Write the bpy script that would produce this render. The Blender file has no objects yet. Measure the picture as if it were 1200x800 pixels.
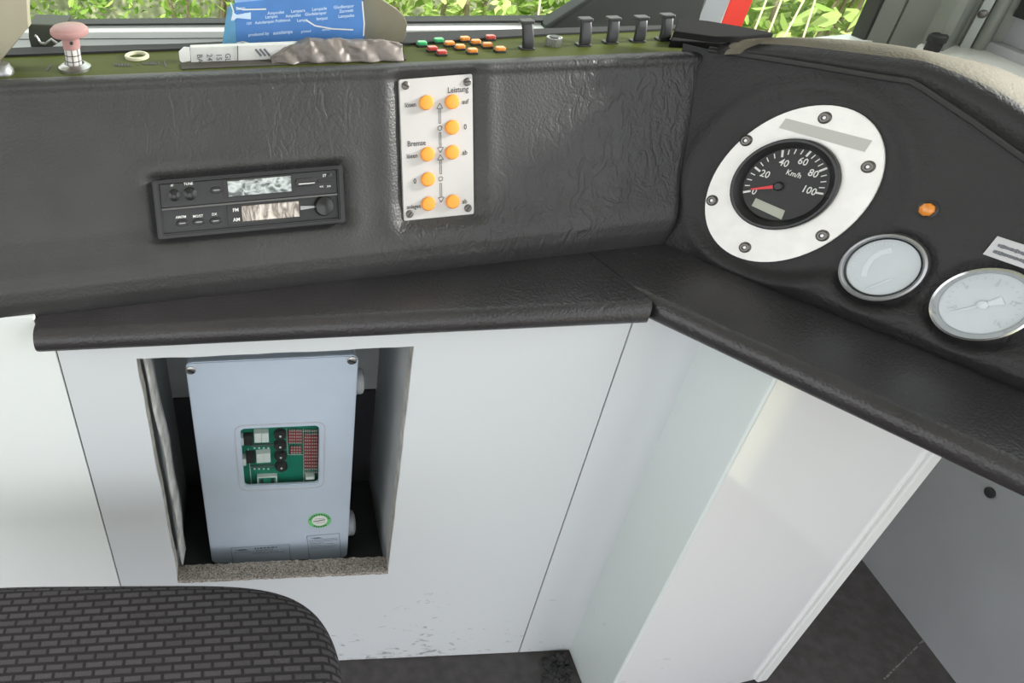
import bpy, bmesh, math, random
import numpy as np
from mathutils import Vector, Matrix, noise as mnoise
random.seed(5)
SC = bpy.context.scene
COL = SC.collection
rad = math.radians

# ------------------------------------------------------------------ scale and survey
# Layout is worked out in "eye units" (eye at the origin, Z up, Y towards the windscreen); S turns them into metres.
S = .57
ZF = -1.904                       # floor below the eye
H0 = -ZF * S
FOC, PX, PY = 870., 311., 400.    # shifted lens: focal length and principal point on a 1200x800 frame
def nrm(v):
    v = np.array(v, float); return v / np.linalg.norm(v)
_d = nrm((360 - PX, 1480 - PY, FOC))
_x = np.array((1, -.045, 0.)); _x = nrm(_x - _d * (_x @ _d))
_z = -_d; _y = np.cross(_z, _x)
ROT = np.stack([_x, _y, _z])
def ray(px, py): return ROT @ np.array([px - PX, py - PY, FOC])
def onX(px, py, x0): r = ray(px, py); return r * (x0 / r[0])
def onY(px, py, y0): r = ray(px, py); return r * (y0 / r[1])
def onZ(px, py, z0): r = ray(px, py); return r * (z0 / r[2])
def wm(u): return Vector((S * u[0], S * u[1], S * u[2] + H0))

class Frame:
    def __init__(s, o, ex, ey, ez):
        s.o = np.array(o, float); s.ex = nrm(ex); s.ey = nrm(ey); s.ez = nrm(ez)
    def pt(s, a, b, c=0.): return s.o + s.ex * a + s.ey * b + s.ez * c
    def pick(s, px, py, c=0.):
        r = ray(px, py); o = s.o + s.ez * c
        p = r * ((o @ s.ez) / (r @ s.ez)) - s.o
        return np.array((p @ s.ex, p @ s.ey))
    def at(s, a, b, c=0., rot=0.):
        co, si = math.cos(rot), math.sin(rot)
        return Frame(s.pt(a, b, c), s.ex * co + s.ey * si, s.ey * co - s.ex * si, s.ez)
WORLD = Frame((0, 0, 0), (1, 0, 0), (0, 1, 0), (0, 0, 1))

# ------------------------------------------------------------------ materials
def newmat(name):
    m = bpy.data.materials.new(name); m.use_nodes = True
    nt = m.node_tree
    return m, nt, nt.nodes['Principled BSDF']
def N(nt, t, **kw):
    n = nt.nodes.new(t)
    for k, v in kw.items():
        if k in n.inputs.keys() if isinstance(k, str) else False: n.inputs[k].default_value = v
        else: setattr(n, k, v)
    return n
def simple(name, col, rough=.5, metal=0., spec=.5, noise=0., nscale=40., bump=0., bscale=300., coat=0.):
    m, nt, b = newmat(name)
    b.inputs['Base Color'].default_value = (*col, 1); b.inputs['Roughness'].default_value = rough
    b.inputs['Metallic'].default_value = metal; b.inputs['Specular IOR Level'].default_value = spec
    b.inputs['Coat Weight'].default_value = coat; b.inputs['Coat Roughness'].default_value = .05
    tc = N(nt, 'ShaderNodeTexCoord')
    if noise:
        n = N(nt, 'ShaderNodeTexNoise'); n.inputs['Scale'].default_value = nscale; n.inputs['Detail'].default_value = 6
        nt.links.new(tc.outputs['Object'], n.inputs['Vector'])
        r = N(nt, 'ShaderNodeValToRGB')
        r.color_ramp.elements[0].color = (*[c * (1 - noise) for c in col], 1); r.color_ramp.elements[0].position = .3
        r.color_ramp.elements[1].color = (*[min(1, c * (1 + noise)) for c in col], 1); r.color_ramp.elements[1].position = .7
        nt.links.new(n.outputs['Fac'], r.inputs['Fac']); nt.links.new(r.outputs['Color'], b.inputs['Base Color'])
    if bump:
        n = N(nt, 'ShaderNodeTexNoise'); n.inputs['Scale'].default_value = bscale; n.inputs['Detail'].default_value = 4
        nt.links.new(tc.outputs['Object'], n.inputs['Vector'])
        bp = N(nt, 'ShaderNodeBump'); bp.inputs['Strength'].default_value = bump; bp.inputs['Distance'].default_value = .002
        nt.links.new(n.outputs['Fac'], bp.inputs['Height']); nt.links.new(bp.outputs['Normal'], b.inputs['Normal'])
    return m

def leather(name, col, rough, wr=.6, stretch=(1, 1, 1), spec=.5):
    """padded leatherette: fine grain, plus long wrinkles that come and go in patches, pale dust specks"""
    m, nt, b = newmat(name)
    b.inputs['Roughness'].default_value = rough; b.inputs['Specular IOR Level'].default_value = spec
    tc = N(nt, 'ShaderNodeTexCoord'); mp = N(nt, 'ShaderNodeMapping'); mp.inputs['Scale'].default_value = stretch
    nt.links.new(tc.outputs['Object'], mp.inputs['Vector'])
    def noise(sc, det=3, dist=0., src=mp):
        n = N(nt, 'ShaderNodeTexNoise'); n.inputs['Scale'].default_value = sc; n.inputs['Detail'].default_value = det
        n.inputs['Distortion'].default_value = dist; nt.links.new(src.outputs['Vector' if src is mp else 'Object'], n.inputs['Vector']); return n
    def math_(op, a, bb=None, v=None):
        n = N(nt, 'ShaderNodeMath', operation=op)
        nt.links.new(a, n.inputs[0])
        if bb is not None: nt.links.new(bb, n.inputs[1])
        elif v is not None: n.inputs[1].default_value = v
        return n.outputs[0]
    w = noise(55, 3, .8); ww = math_('ABSOLUTE', math_('SUBTRACT', w.outputs['Fac'], v=.5))
    ww = math_('MINIMUM', math_('MULTIPLY', ww, v=9.), v=1.)
    patch = noise(5, 2, 0, tc); pr = N(nt, 'ShaderNodeMapRange'); pr.inputs['From Min'].default_value = .42; pr.inputs['From Max'].default_value = .62
    nt.links.new(patch.outputs['Fac'], pr.inputs['Value'])
    wr_h = math_('MULTIPLY', ww, pr.outputs['Result'])
    vo = N(nt, 'ShaderNodeTexVoronoi'); vo.inputs['Scale'].default_value = 420; nt.links.new(tc.outputs['Object'], vo.inputs['Vector'])
    h = math_('ADD', math_('MULTIPLY', wr_h, v=wr), math_('MULTIPLY', vo.outputs['Distance'], v=.30))
    bp = N(nt, 'ShaderNodeBump'); bp.inputs['Strength'].default_value = .55; bp.inputs['Distance'].default_value = .0016
    nt.links.new(h, bp.inputs['Height']); nt.links.new(bp.outputs['Normal'], b.inputs['Normal'])
    sp = N(nt, 'ShaderNodeTexVoronoi'); sp.inputs['Scale'].default_value = 26; nt.links.new(tc.outputs['Object'], sp.inputs['Vector'])
    lt = math_('LESS_THAN', sp.outputs['Distance'], v=.022)
    cl = N(nt, 'ShaderNodeTexNoise'); cl.inputs['Scale'].default_value = 14; nt.links.new(tc.outputs['Object'], cl.inputs['Vector'])
    rp = N(nt, 'ShaderNodeValToRGB'); rp.color_ramp.elements[0].position = .3; rp.color_ramp.elements[1].position = .75
    rp.color_ramp.elements[0].color = (*[c * .85 for c in col], 1); rp.color_ramp.elements[1].color = (*[c * 1.2 for c in col], 1)
    nt.links.new(cl.outputs['Fac'], rp.inputs['Fac'])
    mx = N(nt, 'ShaderNodeMixRGB'); mx.inputs[2].default_value = (.3, .3, .29, 1)
    nt.links.new(math_('MULTIPLY', lt, v=.6), mx.inputs[0]); nt.links.new(rp.outputs['Color'], mx.inputs[1]); nt.links.new(mx.outputs[0], b.inputs['Base Color'])
    return m

def white_paint(name, col, rough, zdirt, amount=1., coat=0.):
    """white gloss panel with scuffs that gather near the floor (world height zdirt, metres)"""
    m, nt, b = newmat(name)
    b.inputs['Roughness'].default_value = rough; b.inputs['Coat Weight'].default_value = coat; b.inputs['Coat Roughness'].default_value = .08
    g = N(nt, 'ShaderNodeNewGeometry'); sx = N(nt, 'ShaderNodeSeparateXYZ'); nt.links.new(g.outputs['Position'], sx.inputs[0])
    mp = N(nt, 'ShaderNodeMapping'); mp.inputs['Scale'].default_value = (1, 1, 1.9); nt.links.new(g.outputs['Position'], mp.inputs['Vector'])
    n1 = N(nt, 'ShaderNodeTexNoise'); n1.inputs['Scale'].default_value = 55; n1.inputs['Detail'].default_value = 5; n1.inputs['Roughness'].default_value = .65; n1.inputs['Distortion'].default_value = .6
    nt.links.new(mp.outputs['Vector'], n1.inputs['Vector'])
    n2 = N(nt, 'ShaderNodeTexNoise'); n2.inputs['Scale'].default_value = 7; n2.inputs['Detail'].default_value = 2; nt.links.new(g.outputs['Position'], n2.inputs['Vector'])
    hr = N(nt, 'ShaderNodeMapRange'); hr.inputs['From Min'].default_value = 0.; hr.inputs['From Max'].default_value = zdirt; hr.inputs['To Min'].default_value = .16 * amount; hr.inputs['To Max'].default_value = -.06
    nt.links.new(sx.outputs['Z'], hr.inputs['Value'])
    a = N(nt, 'ShaderNodeMath', operation='ADD'); nt.links.new(n1.outputs['Fac'], a.inputs[0]); nt.links.new(hr.outputs['Result'], a.inputs[1])
    c = N(nt, 'ShaderNodeMath', operation='MULTIPLY_ADD'); nt.links.new(n2.outputs['Fac'], c.inputs[0]); c.inputs[1].default_value = .3; nt.links.new(a.outputs[0], c.inputs[2])
    r = N(nt, 'ShaderNodeMapRange'); r.inputs['From Min'].default_value = .875; r.inputs['From Max'].default_value = .98; r.inputs['To Max'].default_value = .7
    nt.links.new(c.outputs[0], r.inputs['Value'])
    mx = N(nt, 'ShaderNodeMixRGB'); mx.inputs[1].default_value = (*col, 1); mx.inputs[2].default_value = (.16, .155, .14, 1)
    nt.links.new(r.outputs['Result'], mx.inputs[0]); nt.links.new(mx.outputs[0], b.inputs['Base Color'])
    return m

def glass(name, tint=(1, 1, 1), refl=.06, rough=.02):
    m, nt, b = newmat(name); nt.nodes.remove(b)
    t = N(nt, 'ShaderNodeBsdfTransparent'); t.inputs['Color'].default_value = (*tint, 1)
    g = N(nt, 'ShaderNodeBsdfGlossy'); g.inputs['Roughness'].default_value = rough
    lw = N(nt, 'ShaderNodeFresnel'); lw.inputs['IOR'].default_value = 1.45
    mu = N(nt, 'ShaderNodeMath', operation='MULTIPLY_ADD'); nt.links.new(lw.outputs[0], mu.inputs[0]); mu.inputs[1].default_value = 1.; mu.inputs[2].default_value = refl - .035
    ge = N(nt, 'ShaderNodeNewGeometry'); inv = N(nt, 'ShaderNodeMath', operation='SUBTRACT'); inv.inputs[0].default_value = 1; nt.links.new(ge.outputs['Backfacing'], inv.inputs[1])
    fa = N(nt, 'ShaderNodeMath', operation='MULTIPLY', use_clamp=True); nt.links.new(mu.outputs[0], fa.inputs[0]); nt.links.new(inv.outputs[0], fa.inputs[1])
    mx = N(nt, 'ShaderNodeMixShader'); nt.links.new(fa.outputs[0], mx.inputs[0]); nt.links.new(t.outputs[0], mx.inputs[1]); nt.links.new(g.outputs[0], mx.inputs[2])
    nt.links.new(mx.outputs[0], nt.nodes['Material Output'].inputs['Surface'])
    return m

M = {}
M['leather'] = leather('leather_dash', (.037, .0365, .037), .48, .6, (1.3, 1.3, .55))
M['leather_pod'] = leather('leather_pod', (.013, .0125, .0135), .6, .5)
M['leather_shelf'] = leather('leather_shelf', (.034, .0315, .034), .33, .25)
M['leather_cover'] = leather('leather_cover', (.12, .108, .08), .72, .3, spec=.3)
M['piping'] = simple('piping', (.035, .035, .037), .4)
M['white'] = white_paint('white_panel', (.645, .67, .69), .38, .34)
M['white_left'] = white_paint('white_panel_left', (.80, .83, .82), .38, .1, .4)
M['greenwhite'] = white_paint('pale_green_panel', (.68, .735, .72), .38, .3, .6)
M['gloss'] = white_paint('gloss_panel', (.79, .79, .805), .10, .28, .7, coat=.7)
M['trim'] = simple('trim_paint', (.74, .75, .74), .3)
M['chip'] = simple('chipboard', (.30, .27, .235), .9, noise=.75, nscale=420, bump=.9, bscale=500)
M['edgeply'] = simple('raw_edge', (.42, .40, .36), .85, noise=.35, nscale=60, bump=.5)
M['edgelight'] = simple('edging_grey', (.55, .55, .53), .6, noise=.35, nscale=45)
M['recess'] = simple('recess_paint', (.42, .44, .44), .6, noise=.15, nscale=12)
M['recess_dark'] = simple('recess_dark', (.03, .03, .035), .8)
M['box'] = simple('box_plastic', (.47, .54, .63), .38, noise=.03, nscale=20)
M['gland'] = simple('gland_plastic', (.45, .47, .50), .5)
M['steel'] = simple('steel', (.45, .45, .44), .35, 1.)
M['darksteel'] = simple('dark_steel', (.16, .15, .14), .45, 1.)
M['black'] = simple('black_plastic', (.02, .02, .021), .4)
M['midgrey'] = simple('mid_grey_plastic', (.11, .11, .11), .35)
M['knobblack'] = simple('knob_black', (.016, .016, .017), .22)
M['blackmatt'] = simple('black_matt', (.018, .018, .019), .75)
M['darkgrey'] = simple('dark_grey_plastic', (.019, .019, .021), .36)
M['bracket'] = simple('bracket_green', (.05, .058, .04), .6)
M['traybk'] = simple('tray_black', (.008, .008, .008), .8, spec=.15)
M['blackgreen'] = simple('dark_greenish_black', (.028, .032, .028), .6)
M['olive'] = simple('olive_enamel', (.062, .075, .010), .65, spec=.2, noise=.2, nscale=14)
M['alu'] = simple('brushed_alu', (.74, .73, .70), .42, .25, noise=.05, nscale=70)
M['whitealu'] = simple('plate_white', (.53, .515, .50), .4, .15, noise=.03, nscale=30)
M['orange'] = simple('orange_button', (.95, .35, .04), .4)
M['orange_lens'] = simple('orange_lens', (.75, .26, .04), .25, coat=.5)
M['green_lens'] = simple('green_lens', (.04, .42, .14), .25, coat=.5)
M['red_lens'] = simple('red_lens', (.50, .06, .045), .25, coat=.5)
M['ink'] = simple('ink', (.05, .045, .05), .6)
M['inkfaint'] = simple('ink_faint', (.13, .14, .16), .6)
M['greyink'] = simple('ink_grey', (.33, .36, .40), .6)
M['whiteink'] = simple('ink_white', (.78, .78, .76), .5)
M['dialblack'] = simple('dial_black', (.018, .018, .018), .5)
M['needle'] = simple('needle_red', (.75, .035, .04), .4)
M['tape'] = simple('tape_grey', (.47, .47, .44), .5)
M['lcd'] = simple('lcd', (.42, .44, .36), .3)
M['chrome'] = simple('chrome', (.62, .62, .62), .16, 1.)
M['satin'] = simple('satin_ring', (.36, .36, .37), .35, .9)
M['dialglare'] = simple('dial_glare', (.56, .60, .63), .5, noise=.06, nscale=30)  # dial colour holds the pale glare seen on the gauge glass
M['dialmark'] = simple('dial_mark', (.65, .69, .72), .5)  # gauge marks washed out to suit the glare in the dial
M['dialgrey'] = simple('dial_grey', (.46, .50, .53), .5)
M['labelgrey'] = simple('label_grey', (.52, .52, .535), .5)
M['pcb'] = simple('pcb_green', (.008, .20, .13), .35)
M['relay'] = simple('relay_white', (.72, .74, .74), .4)
M['pins'] = simple('pin_grey', (.42, .36, .36), .5)
M['led'] = simple('red_terminals', (.24, .03, .035), .4)
M['sticker_green'] = simple('sticker_green', (.16, .55, .20), .5)
M['paper'] = simple('paper_white', (.72, .73, .70), .6)
M['blue'] = simple('blue_card', (.06, .20, .52), .5, noise=.14, nscale=25)
M['bluelight'] = simple('blue_side', (.10, .30, .50), .5, noise=.2, nscale=40)
M['bluetext'] = simple('pale_blue_print', (.55, .70, .88), .6)
M['whitecard'] = simple('white_card', (.60, .61, .58), .65, noise=.08, nscale=50)
M['browncard'] = simple('brown_sheet', (.18, .165, .115), .7, noise=.15, nscale=20)
M['cartonshade'] = simple('carton_shadow', (.05, .045, .036), .7)
M['foil'] = simple('crumpled_film', (.20, .175, .16), .42, .1, noise=.2, nscale=25, bump=.5, bscale=90)
M['pink'] = simple('faded_red', (.42, .23, .22), .45, noise=.12, nscale=40)
M['checker'] = simple('worn_white', (.62, .60, .56), .5)
M['cream'] = simple('cream_plastic', (.66, .64, .48), .5)
M['beige'] = simple('beige_plastic', (.40, .37, .27), .55, noise=.1, nscale=12)
M['rubber'] = simple('floor_rubber', (.062, .056, .057), .72, noise=.25, nscale=60, bump=.25, bscale=200)
M['dust'] = simple('pale_dust', (.2, .2, .19), .9)
M['rubble'] = simple('black_rubble', (.03, .03, .03), .85)
M['greywall'] = simple('grey_wall', (.325, .335, .35), .5, noise=.05, nscale=8)
M['pillar'] = simple('pillar_grey', (.20, .215, .19), .4)
M['pillarlight'] = simple('pillar_light', (.40, .43, .41), .35)
M['sill'] = simple('sill_white', (.76, .76, .73), .35)
M['framewhite'] = simple('window_frame_white', (.80, .83, .81), .4)
M['barlight'] = simple('bar_grey', (.42, .44, .43), .4)
M['framegrey'] = simple('window_frame_grey', (.22, .24, .25), .45)
M['gasket'] = simple('gasket', (.02, .022, .02), .6)
M['postgrey'] = simple('post_grey', (.33, .35, .37), .45)
M['redpaint'] = simple('red_paint', (.72, .045, .03), .35)
M['headliner'] = simple('ceiling_white', (.70, .71, .70), .7)
M['glass'] = glass('window_glass', (.93, .97, .93), .05)
M['gaugeglass'] = glass('gauge_glass', (1, 1, 1), .05)
M['dialglass'] = glass('dial_glass', (1, 1, 1), .12)
M['boxglass'] = glass('box_window', (.96, .98, .97), .05)
M['earth'] = simple('earth', (.24, .25, .15), .9, noise=.4, nscale=6)
M['bark'] = simple('bark', (.25, .20, .14), .9)
M['straw'] = simple('dry_stem', (.62, .55, .38), .8)

def leafmat(name, a, bb):
    m, nt, b = newmat(name); nt.nodes.remove(b)
    oi = N(nt, 'ShaderNodeNewGeometry'); r = N(nt, 'ShaderNodeValToRGB')
    r.color_ramp.elements[0].color = (*a, 1); r.color_ramp.elements[1].color = (*bb, 1)
    nt.links.new(oi.outputs['Random Per Island'], r.inputs['Fac'])
    d = N(nt, 'ShaderNodeBsdfDiffuse'); t = N(nt, 'ShaderNodeBsdfTranslucent')
    mx = N(nt, 'ShaderNodeMixShader'); mx.inputs[0].default_value = .4
    for q in (d, t): nt.links.new(r.outputs['Color'], q.inputs['Color'])
    nt.links.new(d.outputs[0], mx.inputs[1]); nt.links.new(t.outputs[0], mx.inputs[2])
    nt.links.new(mx.outputs[0], nt.nodes['Material Output'].inputs['Surface'])
    return m
M['leaf'] = leafmat('leaf_green', (.10, .22, .03), (.42, .55, .16))
M['leafpale'] = leafmat('leaf_pale', (.20, .33, .06), (.58, .66, .28))

def foilmat(name, c0, c1, scale, stretch):
    m, nt, b = newmat(name)
    b.inputs['Roughness'].default_value = .28; b.inputs['Metallic'].default_value = .35
    tc = N(nt, 'ShaderNodeTexCoord'); mp = N(nt, 'ShaderNodeMapping'); mp.inputs['Scale'].default_value = stretch
    nt.links.new(tc.outputs['Object'], mp.inputs['Vector'])
    n = N(nt, 'ShaderNodeTexNoise'); n.inputs['Scale'].default_value = scale; n.inputs['Detail'].default_value = 5; n.inputs['Distortion'].default_value = 1.5
    nt.links.new(mp.outputs['Vector'], n.inputs['Vector'])
    r = N(nt, 'ShaderNodeValToRGB'); r.color_ramp.elements[0].position = .38; r.color_ramp.elements[1].position = .62  # pale and dark patches put the film's reflections into the base colour
    r.color_ramp.elements[0].color = (*c0, 1); r.color_ramp.elements[1].color = (*c1, 1)
    nt.links.new(n.outputs['Fac'], r.inputs['Fac']); nt.links.new(r.outputs['Color'], b.inputs['Base Color'])
    bp = N(nt, 'ShaderNodeBump'); bp.inputs['Strength'].default_value = .5; bp.inputs['Distance'].default_value = .001
    nt.links.new(n.outputs['Fac'], bp.inputs['Height']); nt.links.new(bp.outputs['Normal'], b.inputs['Normal'])
    return m
M['film1'] = foilmat('scratched_film_glints', (.10, .115, .115), (.55, .585, .58), 90, (1, 1, 1.6))
M['film2'] = foilmat('scratched_film_glints_warm', (.20, .165, .14), (.66, .60, .54), 110, (1.6, 1, .3))

def weave():
    m, nt, b = newmat('seat_fabric')
    b.inputs['Roughness'].default_value = .9; b.inputs['Specular IOR Level'].default_value = .2
    tc = N(nt, 'ShaderNodeTexCoord'); uv = N(nt, 'ShaderNodeUVMap'); uv.uv_map = 'weave'
    br = N(nt, 'ShaderNodeTexBrick')
    br.inputs['Scale'].default_value = 1.; br.inputs['Brick Width'].default_value = .0175; br.inputs['Row Height'].default_value = .0076
    br.inputs['Mortar Size'].default_value = .0019; br.inputs['Mortar Smooth'].default_value = .55; br.inputs['Bias'].default_value = 0
    br.inputs['Color1'].default_value = (.070, .065, .069, 1); br.inputs['Color2'].default_value = (.056, .052, .056, 1); br.inputs['Mortar'].default_value = (.024, .022, .0235, 1)
    nt.links.new(uv.outputs['UV'], br.inputs['Vector'])
    n = N(nt, 'ShaderNodeTexNoise'); n.inputs['Scale'].default_value = 900; nt.links.new(tc.outputs['Object'], n.inputs['Vector'])
    mx = N(nt, 'ShaderNodeMixRGB', blend_type='MULTIPLY'); mx.inputs[0].default_value = .6
    nt.links.new(br.outputs['Color'], mx.inputs[1]); nt.links.new(n.outputs['Fac'], mx.inputs[2])
    ga = N(nt, 'ShaderNodeMixRGB', blend_type='MULTIPLY'); ga.inputs[0].default_value = 1; ga.inputs[2].default_value = (1.5, 1.5, 1.5, 1); nt.links.new(mx.outputs[0], ga.inputs[1])
    nt.links.new(ga.outputs[0], b.inputs['Base Color'])
    inv = N(nt, 'ShaderNodeMath', operation='SUBTRACT'); inv.inputs[0].default_value = 1; nt.links.new(br.outputs['Fac'], inv.inputs[1])
    bp = N(nt, 'ShaderNodeBump'); bp.inputs['Strength'].default_value = .6; bp.inputs['Distance'].default_value = .0015
    nt.links.new(inv.outputs[0], bp.inputs['Height']); nt.links.new(bp.outputs['Normal'], b.inputs['Normal'])
    return m
M['fabric'] = weave()

# ------------------------------------------------------------------ mesh building
class MB:
    def __init__(s): s.bm = bmesh.new()
    def v(s, p): return s.bm.verts.new([float(x) for x in p])
    def face(s, vs):
        try: return s.bm.faces.new(vs)
        except ValueError: return None
    def prism(s, F, poly, z0, z1, bev=0., seg=2, both=False):
        lo = [s.v(F.pt(a, b, z0)) for a, b in poly]; hi = [s.v(F.pt(a, b, z1)) for a, b in poly]
        n = len(poly); s.face(lo[::-1]); top = s.face(hi)
        for i in range(n): s.face((lo[i], lo[(i + 1) % n], hi[(i + 1) % n], hi[i]))
        if bev:
            hs = set(hi) | (set(lo) if both else set())
            es = [e for e in top.edges] + ([e for v in lo for e in v.link_edges if e.other_vert(v) in set(lo)] if both else [])
            bmesh.ops.bevel(s.bm, geom=list(set(es)), offset=bev, segments=seg, affect='EDGES', profile=.5)
        return s
    def box(s, F, a0, a1, b0, b1, c0, c1, bev=0., seg=2):
        return s.prism(F, [(a0, b0), (a1, b0), (a1, b1), (a0, b1)], c0, c1, bev, seg)
    def holed(s, F, outer, inner, z0, z1, bev=0.):
        n = len(outer)
        oh = [s.v(F.pt(a, b, z1)) for a, b in outer]; ih = [s.v(F.pt(a, b, z1)) for a, b in inner]
        ol = [s.v(F.pt(a, b, z0)) for a, b in outer]; il = [s.v(F.pt(a, b, z0)) for a, b in inner]
        es = []
        for i in range(n):
            j = (i + 1) % n
            s.face((oh[i], oh[j], ih[j], ih[i])); s.face((ol[j], ol[i], il[i], il[j]))
            s.face((ol[i], ol[j], oh[j], oh[i])); s.face((ih[i], ih[j], il[j], il[i]))
        if bev:
            ho, hi_ = set(oh), set(ih)
            es = [e for e in s.bm.edges if (e.verts[0] in ho and e.verts[1] in ho) or (e.verts[0] in hi_ and e.verts[1] in hi_)]
            bmesh.ops.bevel(s.bm, geom=es, offset=bev, segments=2, affect='EDGES')
        return s
    def lathe(s, F, prof, seg=32, rx=1., ry=1., cap=True):
        rows = []
        for r, z in prof:
            if r <= 1e-9: rows.append([s.v(F.pt(0, 0, z))])
            else: rows.append([s.v(F.pt(r * rx * math.cos(2 * math.pi * i / seg), r * ry * math.sin(2 * math.pi * i / seg), z)) for i in range(seg)])
        for A, B in zip(rows, rows[1:]):
            for i in range(seg):
                j = (i + 1) % seg
                if len(A) == 1 and len(B) == 1: continue
                if len(A) == 1: s.face((A[0], B[j], B[i]))
                elif len(B) == 1: s.face((A[i], A[j], B[0]))
                else: s.face((A[i], A[j], B[j], B[i]))
        if cap:
            if len(rows[0]) > 1: s.face(rows[0][::-1])
            if len(rows[-1]) > 1: s.face(rows[-1])
        return s
    def grid(s, fn, nu, nv, closed_u=False):
        V = [[s.v(fn(i / nu, j / nv)) for j in range(nv + 1)] for i in range(nu + (0 if closed_u else 1))]
        n = len(V)
        for i in range(nu):
            for j in range(nv): s.face((V[i][j], V[(i + 1) % n][j], V[(i + 1) % n][j + 1], V[i][j + 1]))
        return s
    def tube(s, pts, r, seg=8):
        pts = [np.array(p, float) for p in pts]; rows = []
        up = np.array((.13, .31, .94))
        for i, p in enumerate(pts):
            t = nrm(pts[min(i + 1, len(pts) - 1)] - pts[max(i - 1, 0)])
            a = np.cross(t, up); a = nrm(a if np.linalg.norm(a) > 1e-4 else np.cross(t, (1, 0, 0))); b = np.cross(t, a)
            rr = r[i] if isinstance(r, (list, tuple)) else r
            rows.append([s.v(p + rr * (a * math.cos(2 * math.pi * k / seg) + b * math.sin(2 * math.pi * k / seg))) for k in range(seg)])
        for A, B in zip(rows, rows[1:]):
            for k in range(seg): s.face((A[k], A[(k + 1) % seg], B[(k + 1) % seg], B[k]))
        s.face(rows[0][::-1]); s.face(rows[-1]); return s
    def stroke(s, F, pts, w, z):
        """flat ribbon of ink along a 2D polyline"""
        pts = [np.array(p, float) for p in pts]; L = []; R = []
        for i, p in enumerate(pts):
            t = pts[min(i + 1, len(pts) - 1)] - pts[max(i - 1, 0)]; t = t / (np.linalg.norm(t) + 1e-9); n = np.array((-t[1], t[0])) * w / 2
            L.append(s.v(F.pt(*(p + n), z))); R.append(s.v(F.pt(*(p - n), z)))
        for i in range(len(pts) - 1): s.face((R[i], R[i + 1], L[i + 1], L[i]))
        return s
    def text(s, F, body, size, x=0., y=0., z=0., align='CENTER', rot=0., sx=1.):
        """lettering: size is the height of a capital; centred vertically on y"""
        V, P = glyphs(body, align); k = size / .69; co, si = math.cos(rot), math.sin(rot)
        vs = []
        for a, b in V:
            a, b = a * k * sx, (b - .345) * k
            vs.append(s.v(F.pt(x + a * co - b * si, y + a * si + b * co, z)))
        for p in P: s.face([vs[i] for i in p])
        return s
_gl = {}
def glyphs(body, align):
    key = (body, align)
    if key not in _gl:
        cu = bpy.data.curves.new('lettering_curve', 'FONT'); cu.body = body; cu.align_x = align; cu.resolution_u = 2; cu.offset = .014
        ob = bpy.data.objects.new('lettering_tmp', cu); COL.objects.link(ob)
        dg = bpy.context.evaluated_depsgraph_get(); me = ob.evaluated_get(dg).to_mesh()
        _gl[key] = ([(v.co.x, v.co.y) for v in me.vertices], [tuple(p.vertices) for p in me.polygons])
        ob.evaluated_get(dg).to_mesh_clear(); bpy.data.objects.remove(ob); bpy.data.curves.remove(cu)
    return _gl[key]

def rrect(w, h, r, n=5, cx=0., cy=0.):
    out = []
    for k, (sx, sy) in enumerate(((1, 1), (-1, 1), (-1, -1), (1, -1))):
        for i in range(n + 1):
            t = math.pi / 2 * (k + i / n)
            out.append((cx + sx * (w / 2 - r) + r * math.cos(t), cy + sy * (h / 2 - r) + r * math.sin(t)))
    return out
def circ(rx, ry=None, n=48, cx=0., cy=0., ph=0.):
    ry = ry or rx
    return [(cx + rx * math.cos(2 * math.pi * i / n + ph), cy + ry * math.sin(2 * math.pi * i / n + ph)) for i in range(n)]

def finish(bm, base, angle=38):
    bmesh.ops.remove_doubles(bm, verts=bm.verts, dist=1e-6)
    bmesh.ops.recalc_face_normals(bm, faces=bm.faces)
    for v in bm.verts: v.co = wm(v.co) - base
    lim = rad(angle)
    for f in bm.faces: f.smooth = True
    for e in bm.edges:
        if len(e.link_faces) == 2:
            if e.calc_face_angle(0) > lim: e.smooth = False
def mk(name, mb, mat, parent=None, base=None, angle=38, recalc=True):
    """link a mesh as ONE object; as a child it is parented to its thing, else its origin sits at `base` (eye units) or its own lowest centre"""
    bm = mb.bm
    if parent is not None: b = base_of[parent.name]
    elif base is not None: b = wm(base)
    else:
        cs = [v.co for v in bm.verts]
        b = wm((sum(c.x for c in cs) / len(cs), sum(c.y for c in cs) / len(cs), min(c.z for c in cs)))
    finish(bm, b, angle)
    me = bpy.data.meshes.new(name); bm.to_mesh(me); bm.free()
    for m in (mat if isinstance(mat, (list, tuple)) else [mat]): me.materials.append(m)
    o = bpy.data.objects.new(name, me); COL.objects.link(o)
    base_of[o.name] = b
    if len(me.polygons) < 4000:
        wn = o.modifiers.new('normals', 'WEIGHTED_NORMAL'); wn.keep_sharp = True
    if parent is not None: o.parent = parent
    else: o.location = b
    return o
base_of = {}
def tag(o, label, cat, group=None, kind=None):
    o['label'] = label; o['category'] = cat
    if group: o['group'] = group
    if kind: o['kind'] = kind
    return o
def thing(name, label, cat, loc, group=None):
    o = bpy.data.objects.new(name, None); COL.objects.link(o); o.location = wm(loc); o.empty_display_size = .02
    base_of[o.name] = wm(loc)
    return tag(o, label, cat, group)
def struct(name, mb, mat, label=None, cat=None, parent=None, **k):
    o = mk(name, mb, mat, parent, **k)
    if parent is None:
        o['kind'] = 'structure'
        if label: o['label'] = label
        if cat: o['category'] = cat
    return o
def yawed(v, deg):
    c, s_ = math.cos(rad(deg)), math.sin(rad(deg)); return np.array((c * v[0] - s_ * v[1], s_ * v[0] + c * v[1], 0.))
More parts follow.
